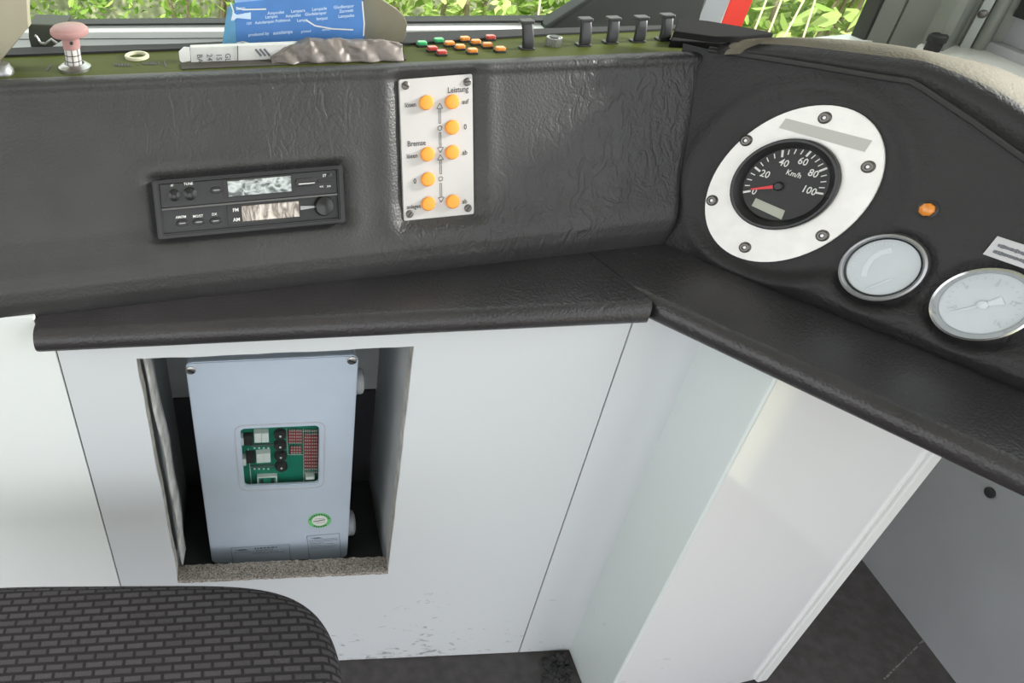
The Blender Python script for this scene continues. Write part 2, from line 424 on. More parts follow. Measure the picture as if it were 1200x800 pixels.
def lean_frame(P0, hdir, lean):
    h = nrm((hdir[0], hdir[1], 0)); out = np.cross(h, (0, 0, 1.))
    if out @ np.array((-.4, -1, 0)) < 0: out = -out
    u = np.array((0, 0, 1.)) * math.cos(rad(lean)) - out * math.sin(rad(lean)); n = np.cross(h, u)
    if n @ out < 0: n = -n
    return Frame(P0, h, u, n)

# ------------------------------------------------------------------ main planes
ZS = -.735                                                # top of the padded shelf
B0, B1 = onZ(0, 380, ZS), onZ(690, 300, ZS)
FD = lean_frame(B0, B1 - B0, 24)                          # dashboard face
C0, C1 = onZ(790, 280, -.723), onZ(1200, 470, -.723)
FP = lean_frame(C0, yawed(C1 - C0, 6), 18)                # instrument pod face
YP = 1.0                                                  # white front panelling

def smooth(t): t = min(1, max(0, t)); return t * t * (3 - 2 * t)

# ------------------------------------------------------------------ floor, walls, ceiling
mb = MB(); mb.box(WORLD, -2.3, 1.7, -3.6, 2.1, ZF - .08, ZF); struct('floor', mb, M['rubber'], 'dark rubber cab floor', 'floor')
mb = MB(); mb.box(WORLD, -2.4, 1.8, -4.2, 2.15, 1.75, 1.83); struct('ceiling', mb, M['headliner'], 'pale cab ceiling', 'ceiling')
# right side wall: solid beside the desk, with a window over the sill; the cab door opening behind it is open
mb = MB()
mb.box(WORLD, 1.7, 1.78, .42, 2.1, ZF, -.53)
mb.box(WORLD, 1.7, 1.78, .42, 2.1, .95, 1.75)
mb.box(WORLD, 1.7, 1.78, .42, .56, -.53, .95); mb.box(WORLD, 1.7, 1.78, 1.69, 2.1, -.53, .95)
mb.box(WORLD, 1.7, 1.78, -3.6, .42, 1.35, 1.75); mb.box(WORLD, 1.7, 1.78, -3.6, -1.6, ZF, 1.35)
struct('wall_right', mb, M['greywall'], 'grey side wall of the cab beyond the desk', 'wall')
mb = MB()
mb.box(WORLD, -2.38, -2.3, .55, 2.1, ZF, -.55); mb.box(WORLD, -2.38, -2.3, -3.6, 2.1, 1.4, 1.75); mb.box(WORLD, -2.38, -2.3, 1.75, 2.1, -.55, 1.4); mb.box(WORLD, -2.38, -2.3, -3.6, -2.6, ZF, 1.4)
struct('wall_left', mb, M['greywall'])
W0, W1 = onZ(77, 29.5, -.51), onZ(690, 25, -.51)
ex = nrm((W1 - W0) * np.array((1, 1, 0)))
FW = Frame((W0[0], W0[1], 0), ex, (0, 0, 1), np.cross(ex, (0, 0, 1)))     # windscreen plane, ez towards the cab
LW = float((W1 - W0) @ ex)
mb = MB()
mb.box(FW, -2.2, LW + .06, ZF, -.58, -.06, 0); mb.box(FW, -2.2, LW + .9, .95, 1.75, -.06, 0)
struct('wall_front', mb, M['framewhite'], 'front wall under the windscreen', 'wall')

# ------------------------------------------------------------------ windscreen, posts, right pane
wf = thing('window_1', 'wide windscreen with white lower frame behind the desk', 'windscreen', FW.pt(.5, -.56)); wf['kind'] = 'structure'
def wz(px, py, c): return FW.pick(px, py, c)[1]
mb = MB(); mb.box(FW, -2.0, LW + .05, -.60, wz(200, 36.5, .05), -.02, .05, .004); mk('frame', mb, M['framewhite'], wf)
mb = MB(); mb.box(FW, -2.0, LW + .05, wz(200, 36.8, .05), wz(200, 29.5, .02), -.02, .02, .002); mk('glazing_bar', mb, M['barlight'], wf)
mb = MB(); mb.box(FW, -2.0, LW + .05, wz(200, 29.8, .022), wz(200, 27.2, .022), -.02, .022, .001); mb.box(FW, -2.0, LW + .05, wz(200, 36.6, .03), wz(200, 35.2, .03), -.02, .03, .0); mb.box(FW, -2.0, LW + .05, wz(200, 45.6, .051), wz(200, 44.8, .051), .04, .051)
mk('gasket', mb, M['gasket'], wf)
mb = MB(); mb.box(FW, -2.0, LW + .05, wz(200, 28, 0), .95, -.012, -.004); mk('pane', mb, M['glass'], wf)

# window post: grey inside, red outside, black foot flaring to the left
YQ = 1.74
FQ = Frame((0, YQ, 0), (1, 0, 0), (0, 0, 1), (0, -1, 0))
def q(px, py, c=0): return tuple(FQ.pick(px, py, c))
def up(p0, p1, k): return tuple(np.array(p0) + (np.array(p1) - np.array(p0)) * k)
pt = thing('trim_1', 'window post with black flared foot, grey side and red outer edge', 'post', FQ.pt(1.0, -.55)); pt['kind'] = 'structure'
mb = MB(); a, b = q(812, 33), q(826, 0); c, d = q(843, 35), q(856.3, 0)
mb.prism(FQ, [a, c, up(c, d, 22), up(a, b, 22)], -.03, .0, .004); mk('inner_post', mb, M['postgrey'], pt)
FQ2 = Frame((0, YQ + .04, 0), (1, 0, 0), (0, 0, 1), (0, -1, 0))
a, b = tuple(FQ2.pick(843, 34)), tuple(FQ2.pick(856.6, 0)); c, d = tuple(FQ2.pick(867.5, 36)), tuple(FQ2.pick(876.5, 0))
mb = MB(); mb.prism(FQ2, [a, c, (c[0] + (b[0] - a[0]) * 15, c[1] + (b[1] - a[1]) * 15), up(a, b, 15)], -.02, .0, .002); mk('outer_edge', mb, M['redpaint'], pt)
a, b = tuple(FQ2.pick(868, 36)), tuple(FQ2.pick(877, 0)); c, d = tuple(FQ2.pick(871, 36)), tuple(FQ2.pick(880, 0))
mb = MB(); mb.prism(FQ2, [a, c, (c[0] + (b[0] - a[0]) * 15, c[1] + (b[1] - a[1]) * 15), up(a, b, 15)], -.03, -.01); mk('seal', mb, M['straw'], pt)
a, b = q(641, 31, .06), q(690, 0, .06); c, d = q(816, 36, .06), q(828, 0, .06)
mb = MB(); mb.prism(FQ, [(a[0] - .03, -.75), (c[0] + .02, -.75), c, up(c, d, 2.6), up(a, b, 2.6), a], .01, .06, .012, 3); mk('foot_cover', mb, M['blackgreen'], pt)

# right-hand pane between the post and the corner pillar
A = onY(1026, 0, 1.85); PA = np.array((A[0], 1.85, 0)); PB = np.array((1.70, 1.685, 0)); P0_ = FQ2.pt(FQ2.pick(872, 20)[0], 0, 0); P0_ = np.array((P0_[0], P0_[1] + .02, 0))
w2 = thing('window_2', 'corner windscreen pane between the red-edged post and the grey pillar', 'window', (PA + P0_) / 2 + np.array((0, 0, -.62))); w2['kind'] = 'structure'
e2 = nrm(PA - P0_); L2 = float(np.linalg.norm(PA - P0_)); FW2 = Frame(P0_, e2, (0, 0, 1), np.cross(e2, (0, 0, 1)))
mb = MB(); mb.box(FW2, 0, L2, -.62, .95, -.012, -.004); mk('pane', mb, M['glass'], w2)
mb = MB(); mb.box(FW2, L2 - .004, L2 + .022, -.70, .95, -.02, .02, .004); mk('gasket', mb, M['gasket'], w2)
mb = MB(); mb.box(FW2, -.02, L2 + .02, ZF, -.615, -.03, .03); mk('frame', mb, M['framewhite'], w2)

# corner pillar: folded sheet with facets, a screwed strip, then the side window
eC = nrm(PB - PA); FC = Frame(PA, eC, (0, 0, 1), np.cross(eC, (0, 0, 1)))
def cx(px, c=0): return FC.pick(px, 0, c)[0]
pl = thing('trim_2', 'pale grey folded corner pillar with screwed strip beside the side window', 'pillar', PA * .5 + PB * .5 + np.array((0, 0, -.62))); pl['kind'] = 'structure'
s0, s1, s2, s3, s4, s5 = cx(1031), cx(1064), cx(1104, .012), cx(1124, .06), cx(1136, .06), cx(1147)
poly = [(s0, -.05), (s0, .0), (s0 + .01, .012), (s1 - .003, .012), (s1, .006), (s1 + .003, .012), (s2, .012), (s2 + .004, .014), (s3, .06), (s4, .06), (s5, .0), (s5, -.05)]
FCz = Frame(PA + np.array((0, 0, -.70)), FC.ex, FC.ez, (0, 0, 1))
mb = MB(); mb.prism(FCz, poly, 0, 1.6); mk('folded_cover', mb, M['pillar'], pl, angle=50)
LB = float(np.linalg.norm(PB - PA))
mb = MB(); mb.box(FCz, s5 - .005, LB + .02, -.05, -.004, 0, 1.6); mk('back_sheet', mb, M['pillar'], pl)
t0, t1 = cx(1153), cx(1167)
mb = MB(); mb.box(FC, t0, t1, -.62, .9, -.006, .008, .003); st = mk('cover_strip', mb, M['pillarlight'], pl)
sp_ = FC.pick(1148, 16, .008); mb = MB(); mb.lathe(FC.at(t0 * .5 + t1 * .5, sp_[1], .008), [(.009, -.002), (.009, .002), (.006, .004), (0, .004)], 14); mk('screw', mb, M['darksteel'], st)
t2 = cx(1178); mb = MB(); mb.tube([FC.pt(t2, -.62, .0), FC.pt(t2, .9, .0)], .014, 12); mk('rounded_bead', mb, M['pillar'], pl)
# side window frame and pane
w3 = thing('window_3', 'side window with dark gasket at the upper right corner', 'window', (1.7, 1.1, -.53)); w3['kind'] = 'structure'
FS = Frame((1.7, 0, 0), (0, -1, 0), (0, 0, 1), (-1, 0, 0))
mb = MB(); mb.holed(FS, [(-.56, .95), (-1.69, .95), (-1.69, -.53), (-.56, -.53)], [(-.59, .92), (-1.66, .92), (-1.66, -.50), (-.59, -.50)], -.02, .014, .004); mk('gasket', mb, M['gasket'], w3)
mb = MB(); mb.holed(FS, [(-.59, .92), (-1.66, .92), (-1.66, -.50), (-.59, -.50)], [(-.605, .90), (-1.645, .90), (-1.645, -.485), (-.605, -.485)], -.02, .006, .002); mk('frame', mb, M['framegrey'], w3)
mb = MB(); mb.box(FS, -1.66, -.59, -.50, .92, -.012, -.006); mk('pane', mb, M['glass'], w3)
# white sill ledge under the side window
mb = MB(); mb.prism(WORLD, [(1.71, .42), (1.71, 1.80), (1.60, 1.80), (1.555, 1.74), (1.50, 1.55), (1.38, 1.25), (1.38, .75), (1.5, .42)], -.66, -.605, .012, 3)
struct('trim_3', mb, M['sill'], 'white ledge below the side window behind the instrument pod', 'window ledge')
mb = MB(); mb.prism(WORLD, [(1.7, .42), (1.7, 1.72), (1.675, 1.70), (1.675, .42)], -.606, -.585, .006); struct('trim_4', mb, M['greywall'], 'grey strip along the foot of the side window', 'trim')

pp = onZ(1091.5, 59, -.605)
mb = MB(); mb.lathe(Frame(pp, (1, 0, 0), (0, 1, 0), (0, 0, 1)), [(.016, 0), (.016, .018), (.019, .02), (.019, .032), (.015, .036), (0, .036)], 20)
tag(mk('rubber_stop', mb, M['blackmatt']), 'small black rubber stop on the white ledge by the corner pillar', 'stopper')

# ------------------------------------------------------------------ white panelling under the desk
FY = Frame((0, YP, 0), (1, 0, 0), (0, 0, 1), (0, -1, 0))       # ez towards the seat
XS1, XS2, XC = -.3625, .634, .768
ZT = ZS - .045 + .002
ZB_ = ZS - .045
OX0, OX1, OZ0, OZ1 = -.228, .260, -1.507, -.8315
TH = .032
mb = MB(); mb.prism(FY, [(-1.4, ZF), (XS1 - .0015, ZF), (XS1 - .0015, ZT), (-.384, ZT), (-.384, ZS + .006), (-1.4, ZS + .006)], -.03, 0, .002); tag(mk('front_panel', mb, M['white_left']), 'white front panel left of the thin slanting seam, behind the seat', 'panel')
mp_ = thing('front_panel', 'white front panel with the rough-cut square opening and scuffs near the floor', 'panel', (.13, YP, ZF))
out = [(XS2 - .0015, ZT), (XS1 + .0015, ZT), (XS1 + .0015, ZF + .003), (XS2 - .0015, ZF + .003)]
inn = [(OX1, OZ1), (OX0, OZ1), (OX0, OZ0), (OX1, OZ0)]
def sub(a, b, n, jit=0.): return [tuple(np.array(a) + (np.array(b) - np.array(a)) * i / n + np.array((random.uniform(-jit, jit), random.uniform(-jit, jit)))) for i in range(n)]
O2, I2 = [], []
for i in range(4):
    O2 += sub(out[i], out[(i + 1) % 4], 16); I2 += sub(inn[i], inn[(i + 1) % 4], 16, .0011)
mb = MB(); mb.holed(FY, O2, I2, -.006, 0); mk('face_sheet', mb, M['white'], mp_)
mb = MB(); mb.holed(FY, O2, [(a, b) for a, b in I2], -TH, -.006); ce = mk('raw_core', mb, M['edgeply'], mp_); ce['label'] = 'bare core showing at the cut edge'
mb = MB()
def ledge(u, v):
    a = OX0 + (OX1 - OX0) * u
    front = OZ0 - .004 + random.uniform(-.002, .002)
    if v < .34: return FY.pt(a, front + .0, .002 - TH * 0) if v < .01 else FY.pt(a, OZ0 + .004 + random.uniform(-.0015, .0015), 0.001)
    return FY.pt(a, OZ0 + .005 + random.uniform(-.003, .003), -TH * 1.25 * (v - .3) / .7)
mb.grid(ledge, 60, 6); lg = mk('chipboard_ledge', mb, M['chip'], mp_, angle=80); lg['label'] = 'crumbly chipboard lower edge of the opening'
# split strip of edging hanging loose along the left side of the opening
mb = MB()
def strip(u, v):
    z = OZ1 - .004 - u * (OZ1 - OZ0 - .02); x = OX0 + .003 + .006 * math.sin(u * 3.0) + .0015 * math.sin(u * 19) + .004 * v
    return FY.pt(x + .004 * u, z, -.034 - .05 * v * (.6 + .5 * math.sin(u * 2.6)) + .003 * math.sin(u * 9 + v * 3))
mb.grid(strip, 40, 3); ls = mk('loose_edging', mb, M['edgelight'], mp_)
mod = ls.modifiers.new('thick', 'SOLIDIFY'); mod.thickness = .0022
mb = MB(); mb.box(FY, XS2 + .0015, XC + .004, ZF + .002, ZT, -.03, 0, .002); tag(mk('front_panel', mb, M['white']), 'narrow white front panel right of the slanting seam, beside the corner', 'panel')
mb = MB(); mb.box(FY, XS1 - .0016, XS1 + .0016, ZF, ZT, -.028, -.004); mb.box(FY, XS2 - .0016, XS2 + .0016, ZF, ZT, -.028, -.004); struct('trim_5', mb, M['gasket'], 'dark gaps between the front panels', 'seam')

# recess behind the opening
mb = MB(); YB = YP + .34
mb.holed(FY, [(OX1 + .03, OZ1 + .03), (OX0 - .03, OZ1 + .03), (OX0 - .03, OZ0 - .10), (OX1 + .03, OZ0 - .10)], [(OX1 + .006, OZ1 + .008), (OX0 - .006, OZ1 + .008), (OX0 - .006, OZ0 - .07), (OX1 + .006, OZ0 - .07)], -.34, -TH - .001)
mb.box(FY, OX0 - .03, OX1 + .03, OZ0 - .10, OZ1 + .03, -.36, -.335)
struct('wall_niche', mb, M['recess'], 'grey inside of the recess behind the cut opening', 'recess')
mb = MB(); mb.box(FY, OX0 - .004, OX1 + .004, OZ0 - .069, OZ0 + .27, -.334, -.328); mb.box(FY, OX0 - .004, OX1 + .004, OZ0 - .069, OZ0 - .062, -.33, -TH - .004); struct('trim_6', mb, M['recess_dark'], 'black lining low inside the recess', 'sheeting')  # black sheets darken the lower back and floor of the recess

# side cabinet: pale side panel, glossy front panel and edge trim
cab = thing('side_cabinet', 'glossy white cabinet standing forward under the right-hand shelf', 'cabinet', (1.0, .9, ZF))
YE = .823; xt, yt = 1.235, .905
mb = MB(); mb.prism(WORLD, [(XC - .001, YP + .01), (XC, YP - .005), (XC + .003, YE + .008), (XC + .0042, YE + .003), (XC + .0075, YE + .0008), (XC + .010, YE + .001), (XC + .024, YE + .012), (XC + .024, YP + .01)], ZF + .004, ZB_ - .001); sp1 = mk('side_panel', mb, M['greenwhite'], cab); sp1['label'] = 'pale green-white side panel'
eg = nrm((xt - XC - .004, yt - YE, 0)); FG = Frame((XC + .004, YE, 0), eg, (0, 0, 1), np.cross(eg, (0, 0, 1))); LG = float(np.linalg.norm((xt - XC - .004, yt - YE)))
mb = MB(); mb.box(FG, .0055, LG - .03, ZF + .004, ZB_ - .001, -.02, 0, .0); mk('front_panel', mb, M['gloss'], cab)
mb = MB(); mb.prism(Frame(FG.pt(0, ZF + .006, 0), FG.ex, FG.ez, (0, 0, 1)), [(LG - .03, -.024), (LG - .004, -.024), (LG, -.02), (LG, .006), (LG - .003, .009), (LG - .027, .009), (LG - .030, .006), (LG - .0305, .001), (LG - .034, .0005), (LG - .034, -.001), (LG - .030, -.002)], 0, ZB_ - ZF - .008); mk('edge_trim', mb, M['trim'], cab)
mb = MB(); mb.prism(WORLD, [(XC + .03, YE + .03), (xt - .05, yt + .02), (xt - .05, YP + .2), (XC + .03, YP + .2)], ZF + .003, ZF + .03); mk('plinth', mb, M['blackmatt'], cab)

# rubble where the floor meets the corner, dust seam on the floor at the right
mb = MB()
for i in range(70):
    p = onZ(random.uniform(636, 668), random.uniform(768, 800), ZF); rr = random.uniform(.004, .012)
    if p[1] > .985 or p[0] > .755: continue
    g = bmesh.ops.create_icosphere(mb.bm, subdivisions=1, radius=rr, matrix=Matrix.Translation((p[0], p[1], ZF + rr * .4)))
    for v in g['verts']: v.co += Vector([random.uniform(-rr, rr) * .35 for _ in range(3)])
o = mk('dirt_crumbs', mb, M['rubble'], angle=10); tag(o, 'black dirt crumbs on the floor in the panel corner', 'dirt', kind='stuff')
mb = MB(); p0, p1 = onZ(1035, 797, ZF), onZ(1090, 742, ZF); FF = Frame((0, 0, ZF), (1, 0, 0), (0, 1, 0), (0, 0, 1))
for i in range(16):
    k = i / 16; a = p0 + (p1 - p0) * k; b = p0 + (p1 - p0) * (k + random.uniform(.02, .06)); mb.stroke(FF, [a[:2] + random.uniform(-.003, .003), b[:2]], random.uniform(.002, .005), .0012)
o = mk('dust_streak', mb, M['dust']); tag(o, 'broken line of pale dust on the dark floor at right', 'dust', kind='stuff')
hp = onX(1161, 577, 1.7); mb = MB(); mb.lathe(Frame(hp, (0, 1, 0), (0, 0, 1), (-1, 0, 0)), [(.013, -.002), (.013, .004), (.009, .007), (0, .007)], 16)
tag(mk('wall_plug', mb, M['blackmatt']), 'small black plug in the grey side wall just below the shelf', 'plug')

# ------------------------------------------------------------------ dashboard
TL, TR = FD.pick(0, 91), FD.pick(832, 57)
def btop(a): return TL[1] + (TR[1] - TL[1]) * (a - TL[0]) / (TR[0] - TL[0])
KB, KT = FD.pick(790, 280), FD.pick(832, 57)
def acrease(b): return KB[0] + (KT[0] - KB[0]) * (b - KB[1]) / (KT[1] - KB[1])
pq = [FD.pick(*p) for p in ((468, 92), (555, 87), (556, 250), (474, 260))]
pc = sum(pq) / 4; pw = (np.linalg.norm(pq[1] - pq[0]) + np.linalg.norm(pq[2] - pq[3])) / 2; ph_ = (np.linalg.norm(pq[3] - pq[0]) + np.linalg.norm(pq[2] - pq[1])) / 2
prot = math.atan2(*((pq[1] - pq[0]) + (pq[2] - pq[3]))[::-1])
rq = [FD.pick(*p, .012) for p in ((178, 212), (401, 194), (406, 260), (185, 281))]
rc = sum(rq) / 4; rw = (np.linalg.norm(rq[1] - rq[0]) + np.linalg.norm(rq[2] - rq[3])) / 2; rh = (np.linalg.norm(rq[3] - rq[0]) + np.linalg.norm(rq[2] - rq[1])) / 2
rrot = math.atan2(*((rq[1] - rq[0]) + (rq[2] - rq[3]))[::-1])
def rdist(a, b, c, w, h, rot):
    x, y = a - c[0], b - c[1]; co, si = math.cos(-rot), math.sin(-rot); x, y = x * co - y * si, x * si + y * co
    dx, dy = abs(x) - w / 2, abs(y) - h / 2
    return math.hypot(max(dx, 0), max(dy, 0)) + min(max(dx, dy), 0)
def dprof(b, bt):
    lo = [(-.045, -.075), (-.02, -.036), (0, -.014), (.012, -.005), (.03, .006), (.052, .013), (.075, .011), (.10, .005), (.13, 0)]
    hi = [(bt - .027, 0), (bt - .018, .005), (bt - .011, .004), (bt - .004, -.005), (bt, -.02), (bt + .001, -.03)]
    tab = lo + hi
    return np.interp(b, [t[0] for t in tab], [t[1] for t in tab])
dash = thing('dashboard', 'black padded leatherette dashboard face with radio and button plate let in', 'dashboard', FD.pt(.4, 0, -.05))
mb = MB()
BS = None
def dash_fn(u, v):
    a0 = -1.0
    bt_ = btop(.4)
    b = -.045 + (1 - (1 - v)) * (bt_ + .001 + .045)
    a = a0 + (acrease(b) + .006 - a0) * u
    bt = btop(a); k = (b + .045) / (bt_ + .046); b = -.045 + k * (bt + .046)
    c = dprof(b, bt)
    d = rdist(a, b, pc, pw, ph_, prot); c -= .010 * (1 - smooth(d / .017)); c += .003 * math.exp(-((d - .028) / .012) ** 2)
    d = rdist(a, b, rc, rw, rh, rrot); c -= .008 * (1 - smooth(d / .014)); c += .002 * math.exp(-((d - .024) / .012) ** 2)
    e = acrease(b) - a; c -= .02 * (1 - smooth(e / .012))
    return FD.pt(a, b, c)
mb.grid(dash_fn, 230, 96); mk('padded_face', mb, M['leather'], dash, angle=80)
bt0 = btop(-1.0); bs_ = [-.045, -.02, 0, .012, .03, .052, .075, .1, .13, bt0 - .027, bt0 - .018, bt0 - .011, bt0 - .004, bt0]
FE = Frame(FD.pt(-1.0, 0, 0), FD.ey, FD.ez, FD.ex)
mb = MB(); mb.prism(FE, [(b, dprof(b, bt0)) for b in bs_] + [(bt0 - .02, -.16), (-.045, -.16)], 0, .012); mk('end_cheek', mb, M['leather'], dash)

# olive control surface on top of the dashboard
R0, R1 = FD.pt(TL[0], btop(TL[0]), -.028), FD.pt(TR[0], btop(TR[0]), -.028)
ext = nrm(R1 - R0); eyt = nrm(np.cross((0, 0, 1.), ext)); FT = Frame(R0, ext, eyt, np.cross(ext, eyt))
LT = float(np.linalg.norm(R1 - R0))
def t(px, py, c=0): return tuple(FT.pick(px, py, c))
def bord(px): return np.interp(px, [0, 40, 210, 480, 660, 830], [68, 66, 59.5, 53, 41, 33])
mb = MB(); back = [t(px, bord(px) - 2) for px in (850, 660, 480, 210, 40)]
mb.prism(FT, [(-1.0, -.003), (LT + .02, -.003)] + back + [(-1.0, back[-1][1])], -.03, .0, .002)
ol = mk('control_top', mb, M['olive'], dash); ol['label'] = 'olive green enamelled control surface'
mb = MB(); fr = [t(px, bord(px)) for px in (40, 210, 480, 660, 850)]
mb.prism(FT, [(-1.0, fr[0][1])] + fr + [t(850, 27, .004), t(660, 32.5, .004), t(480, 37.5, .004), t(210, 51, .004), t(40, 55, .004), (-1.0, t(40, 55, .004)[1])], -.03, .004, .002)
mk('rear_upstand', mb, M['blackmatt'], dash)
# pencilled note on the olive surface
mb = MB()
def px_stroke(pts, w=.0022): mb.stroke(FT, [t(*p) for p in pts], w, .0008)
px_stroke([(192.5, 71.5), (193, 74), (194.8, 79)], .0028); px_stroke([(186, 73), (187, 76), (189, 75.5), (190, 76.5)])
for x in (180, 176.5, 172, 167.5): px_stroke([(x, 73), (x + .3, 76), (x + 1.6, 74), (x + 2.6, 76.4)])
px_stroke([(161, 75.5), (162.8, 76.5)], .003)
for x in (150, 146.5, 143, 139.5, 136, 133): px_stroke([(x, 75), (x + 1.2, 78.2), (x + 2.6, 75.2), (x + 3.5, 78)])
px_stroke([(60, 76), (57, 80), (54.5, 83.5)], .003)
nt_ = mk('handwriting', mb, M['ink'], dash)

# ------------------------------------------------------------------ pod: face, cover, piping
pod = thing('instrument_pod', 'black padded instrument pod angled at the right end of the desk', 'instrument pod', FP.pt(.2, 0, -.05))
pt_l = FP.pick(832, 58); pip1 = FP.pick(1072, 96.5); pip2 = FP.pick(1200, 185)
dirc = (pip2 - pip1) / np.linalg.norm(pip2 - pip1)
piping = [pt_l, FP.pick(900, 68.5), FP.pick(960, 78), FP.pick(1030, 90), pip1 - np.array((.004, 0)), pip1 + dirc * .012, FP.pick(1140, 142), pip2, pip2 + dirc * .30, pip2 + dirc * .63]
def ptop(a): return np.interp(a, [p[0] for p in piping], [p[1] for p in piping])
KPb, KPt = FP.pick(790, 280), pt_l
def pleft(b): return KPb[0] + (KPt[0] - KPb[0]) * (b - KPb[1]) / (KPt[1] - KPb[1])
def P(c, x0, y0, s_): return [(x0 + a / s_, y0 + b / s_) for a, b in c]
RING = P([(85, 490), (160, 665), (250, 730), (370, 755), (470, 745), (600, 690), (700, 600), (790, 490), (845, 390), (862, 290), (840, 200), (780, 130), (700, 95), (590, 85), (480, 105), (370, 150), (270, 215), (180, 310), (115, 410)], 800, 100, 3.635)
INNER = P([(205, 450), (215, 390), (255, 325), (330, 270), (420, 237), (500, 228), (580, 245), (640, 290), (672, 360), (670, 420), (640, 480), (580, 550), (500, 595), (420, 615), (340, 612), (270, 575), (220, 510)], 800, 100, 3.635)
GA = P([(72, 420), (95, 480), (160, 535), (240, 560), (330, 545), (410, 500), (460, 430), (465, 370), (440, 315), (380, 280), (310, 267), (220, 280), (140, 325), (90, 380)], 960, 200, 3.6375)
GB = P([(465, 580), (480, 640), (540, 690), (620, 720), (720, 725), (800, 705), (870, 670), (740, 412), (650, 420), (560, 455), (495, 510), (820, 420), (873, 440)], 960, 200, 3.6375)
def fit(F, pix, c):
    Q = np.array([F.pick(*p, c) for p in pix]); m = Q.mean(0); x, y = ((Q - m) / .1).T
    A_ = np.stack([x * x, x * y, y * y, x, y, np.ones_like(x)], 1); v = np.linalg.svd(A_)[2][-1]
    if v[0] < 0: v = -v
    E2 = np.array([[v[0], v[1] / 2], [v[1] / 2, v[2]]]); l = v[3:5] / 2; cen = -np.linalg.solve(E2, l)
    k = cen @ E2 @ cen - v[5]; w_, V_ = np.linalg.eigh(E2); ax = np.sqrt(k / w_) * .1
    return cen * .1 + m, ax, math.atan2(V_[1, 0], V_[0, 0])
fr_c, fr_ax, fr_r = fit(FP, RING, .008); fi_c, fi_ax, fi_r = fit(FP, INNER, .012)
ga_c, ga_ax, ga_r = fit(FP, GA, .012); gb_c, gb_ax, gb_r = fit(FP, GB, .012)
print('RING', fr_c, fr_ax, 'INNER', fi_c, fi_ax, 'GA', ga_c, ga_ax, 'GB', gb_c, gb_ax, 'plate', pw, ph_, 'radio', rw, rh)
def pod_fn(u, v):
    b = -.05 + v * (ptop(u * .95) + .05)
    l = pleft(b); a = l - .045 + (.95 - l) * u
    b = -.05 + v * (ptop(a) + .05)
    tab = [(-.05, -.06), (-.028, -.012), (-.012, .010), (.004, .020), (.02, .021), (.034, .014), (.05, .004), (.065, 0)]
    c = np.interp(b, [p[0] for p in tab], [p[1] for p in tab])
    fade = smooth((a - .02) / .12); c *= .25 + .75 * fade
    for cc, ax in ((ga_c, ga_ax), (gb_c, gb_ax)):
        d = math.hypot(a - cc[0], b - cc[1]) - ax.mean(); c = c * smooth((d - .0) / .02) - .004 * (1 - smooth(d / .012))
    d = math.hypot((a - fr_c[0]), (b - fr_c[1])) - fr_ax.max(); c *= smooth(d / .03); c += .004 * math.exp(-((d - .022) / .014) ** 2) if d > 0 else 0
    return FP.pt(a, b, c)
mb = MB(); mb.grid(pod_fn, 150, 80); mk('padded_face', mb, M['leather_pod'], pod, angle=80)
be = ptop(.90); FE = Frame(FP.pt(.905, 0, 0), FP.ey, FP.ez, FP.ex)
mb = MB(); mb.prism(FE, [(-.045, -.04), (-.012, .010), (.02, .021), (.05, .004), (be, 0), (be + .02, -.10), (-.045, -.10)], -.012, 0); mk('end_cheek', mb, M['leather_pod'], pod)
mb = MB(); mb.tube([FP.pt(*p, .004) for p in piping], .0045, 8); mk('piping', mb, M['piping'], pod)
outv = np.cross(FP.ex, (0, 0, 1.)); outv = outv if outv @ FP.ez > 0 else -outv
backpix = [(846, 50, -.405), (905, 42.5, -.395), (955, 43.5, -.39), (1020, 47.5, -.385), (1078, 57, -.385), (1092, 60, -.39), (1140, 69.5, -.40), (1200, 83, -.43)]
def cover_fn():
    rows = []
    for i, p in enumerate(piping):
        b = FP.pt(*p, .0)
        lift = np.interp(i, [0, 1, 5, 6, 9], [.006, .022, .030, .046, .052])
        if i < 8: q_ = onZ(*backpix[i])
        else: q_ = rows[-1][7] + (b - FP.pt(*piping[i - 1], 0)) * 1.0
        top0 = b + np.array((0, 0, lift)) - outv * .012
        row = [b + outv * .001, b + np.array((0, 0, lift * .35)) + outv * .006, b + np.array((0, 0, lift * .7)) + outv * .003, top0]
        q_ = np.array(q_)
        for k in (.3, .6, .85): row.append(top0 + (q_ - top0) * k + np.array((0, 0, .004 * math.sin(math.pi * k))))
        row.append(q_); bd = nrm((q_ - top0) * np.array((1, 1, 0)))
        row.append(q_ + bd * .012 + np.array((0, 0, -.012))); row.append(q_ + bd * .016 + np.array((0, 0, -.02 if i < 2 else -.16)))
        rows.append(row)
    return rows
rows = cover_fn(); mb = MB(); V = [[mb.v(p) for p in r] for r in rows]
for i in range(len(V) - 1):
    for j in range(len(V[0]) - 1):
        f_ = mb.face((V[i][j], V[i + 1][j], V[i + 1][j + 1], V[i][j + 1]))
        f_.material_index = 1 if j < 3 else 0  # front lip rows take the darker leather, the top the lighter one
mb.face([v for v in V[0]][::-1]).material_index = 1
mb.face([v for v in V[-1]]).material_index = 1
cv = mk('hood_cover', mb, [M['leather_cover'], M['leather_pod']], pod, angle=75); cv['label'] = 'olive-brown leatherette hood'
md = cv.modifiers.new('soft', 'SUBSURF'); md.levels = 2; md.render_levels = 2

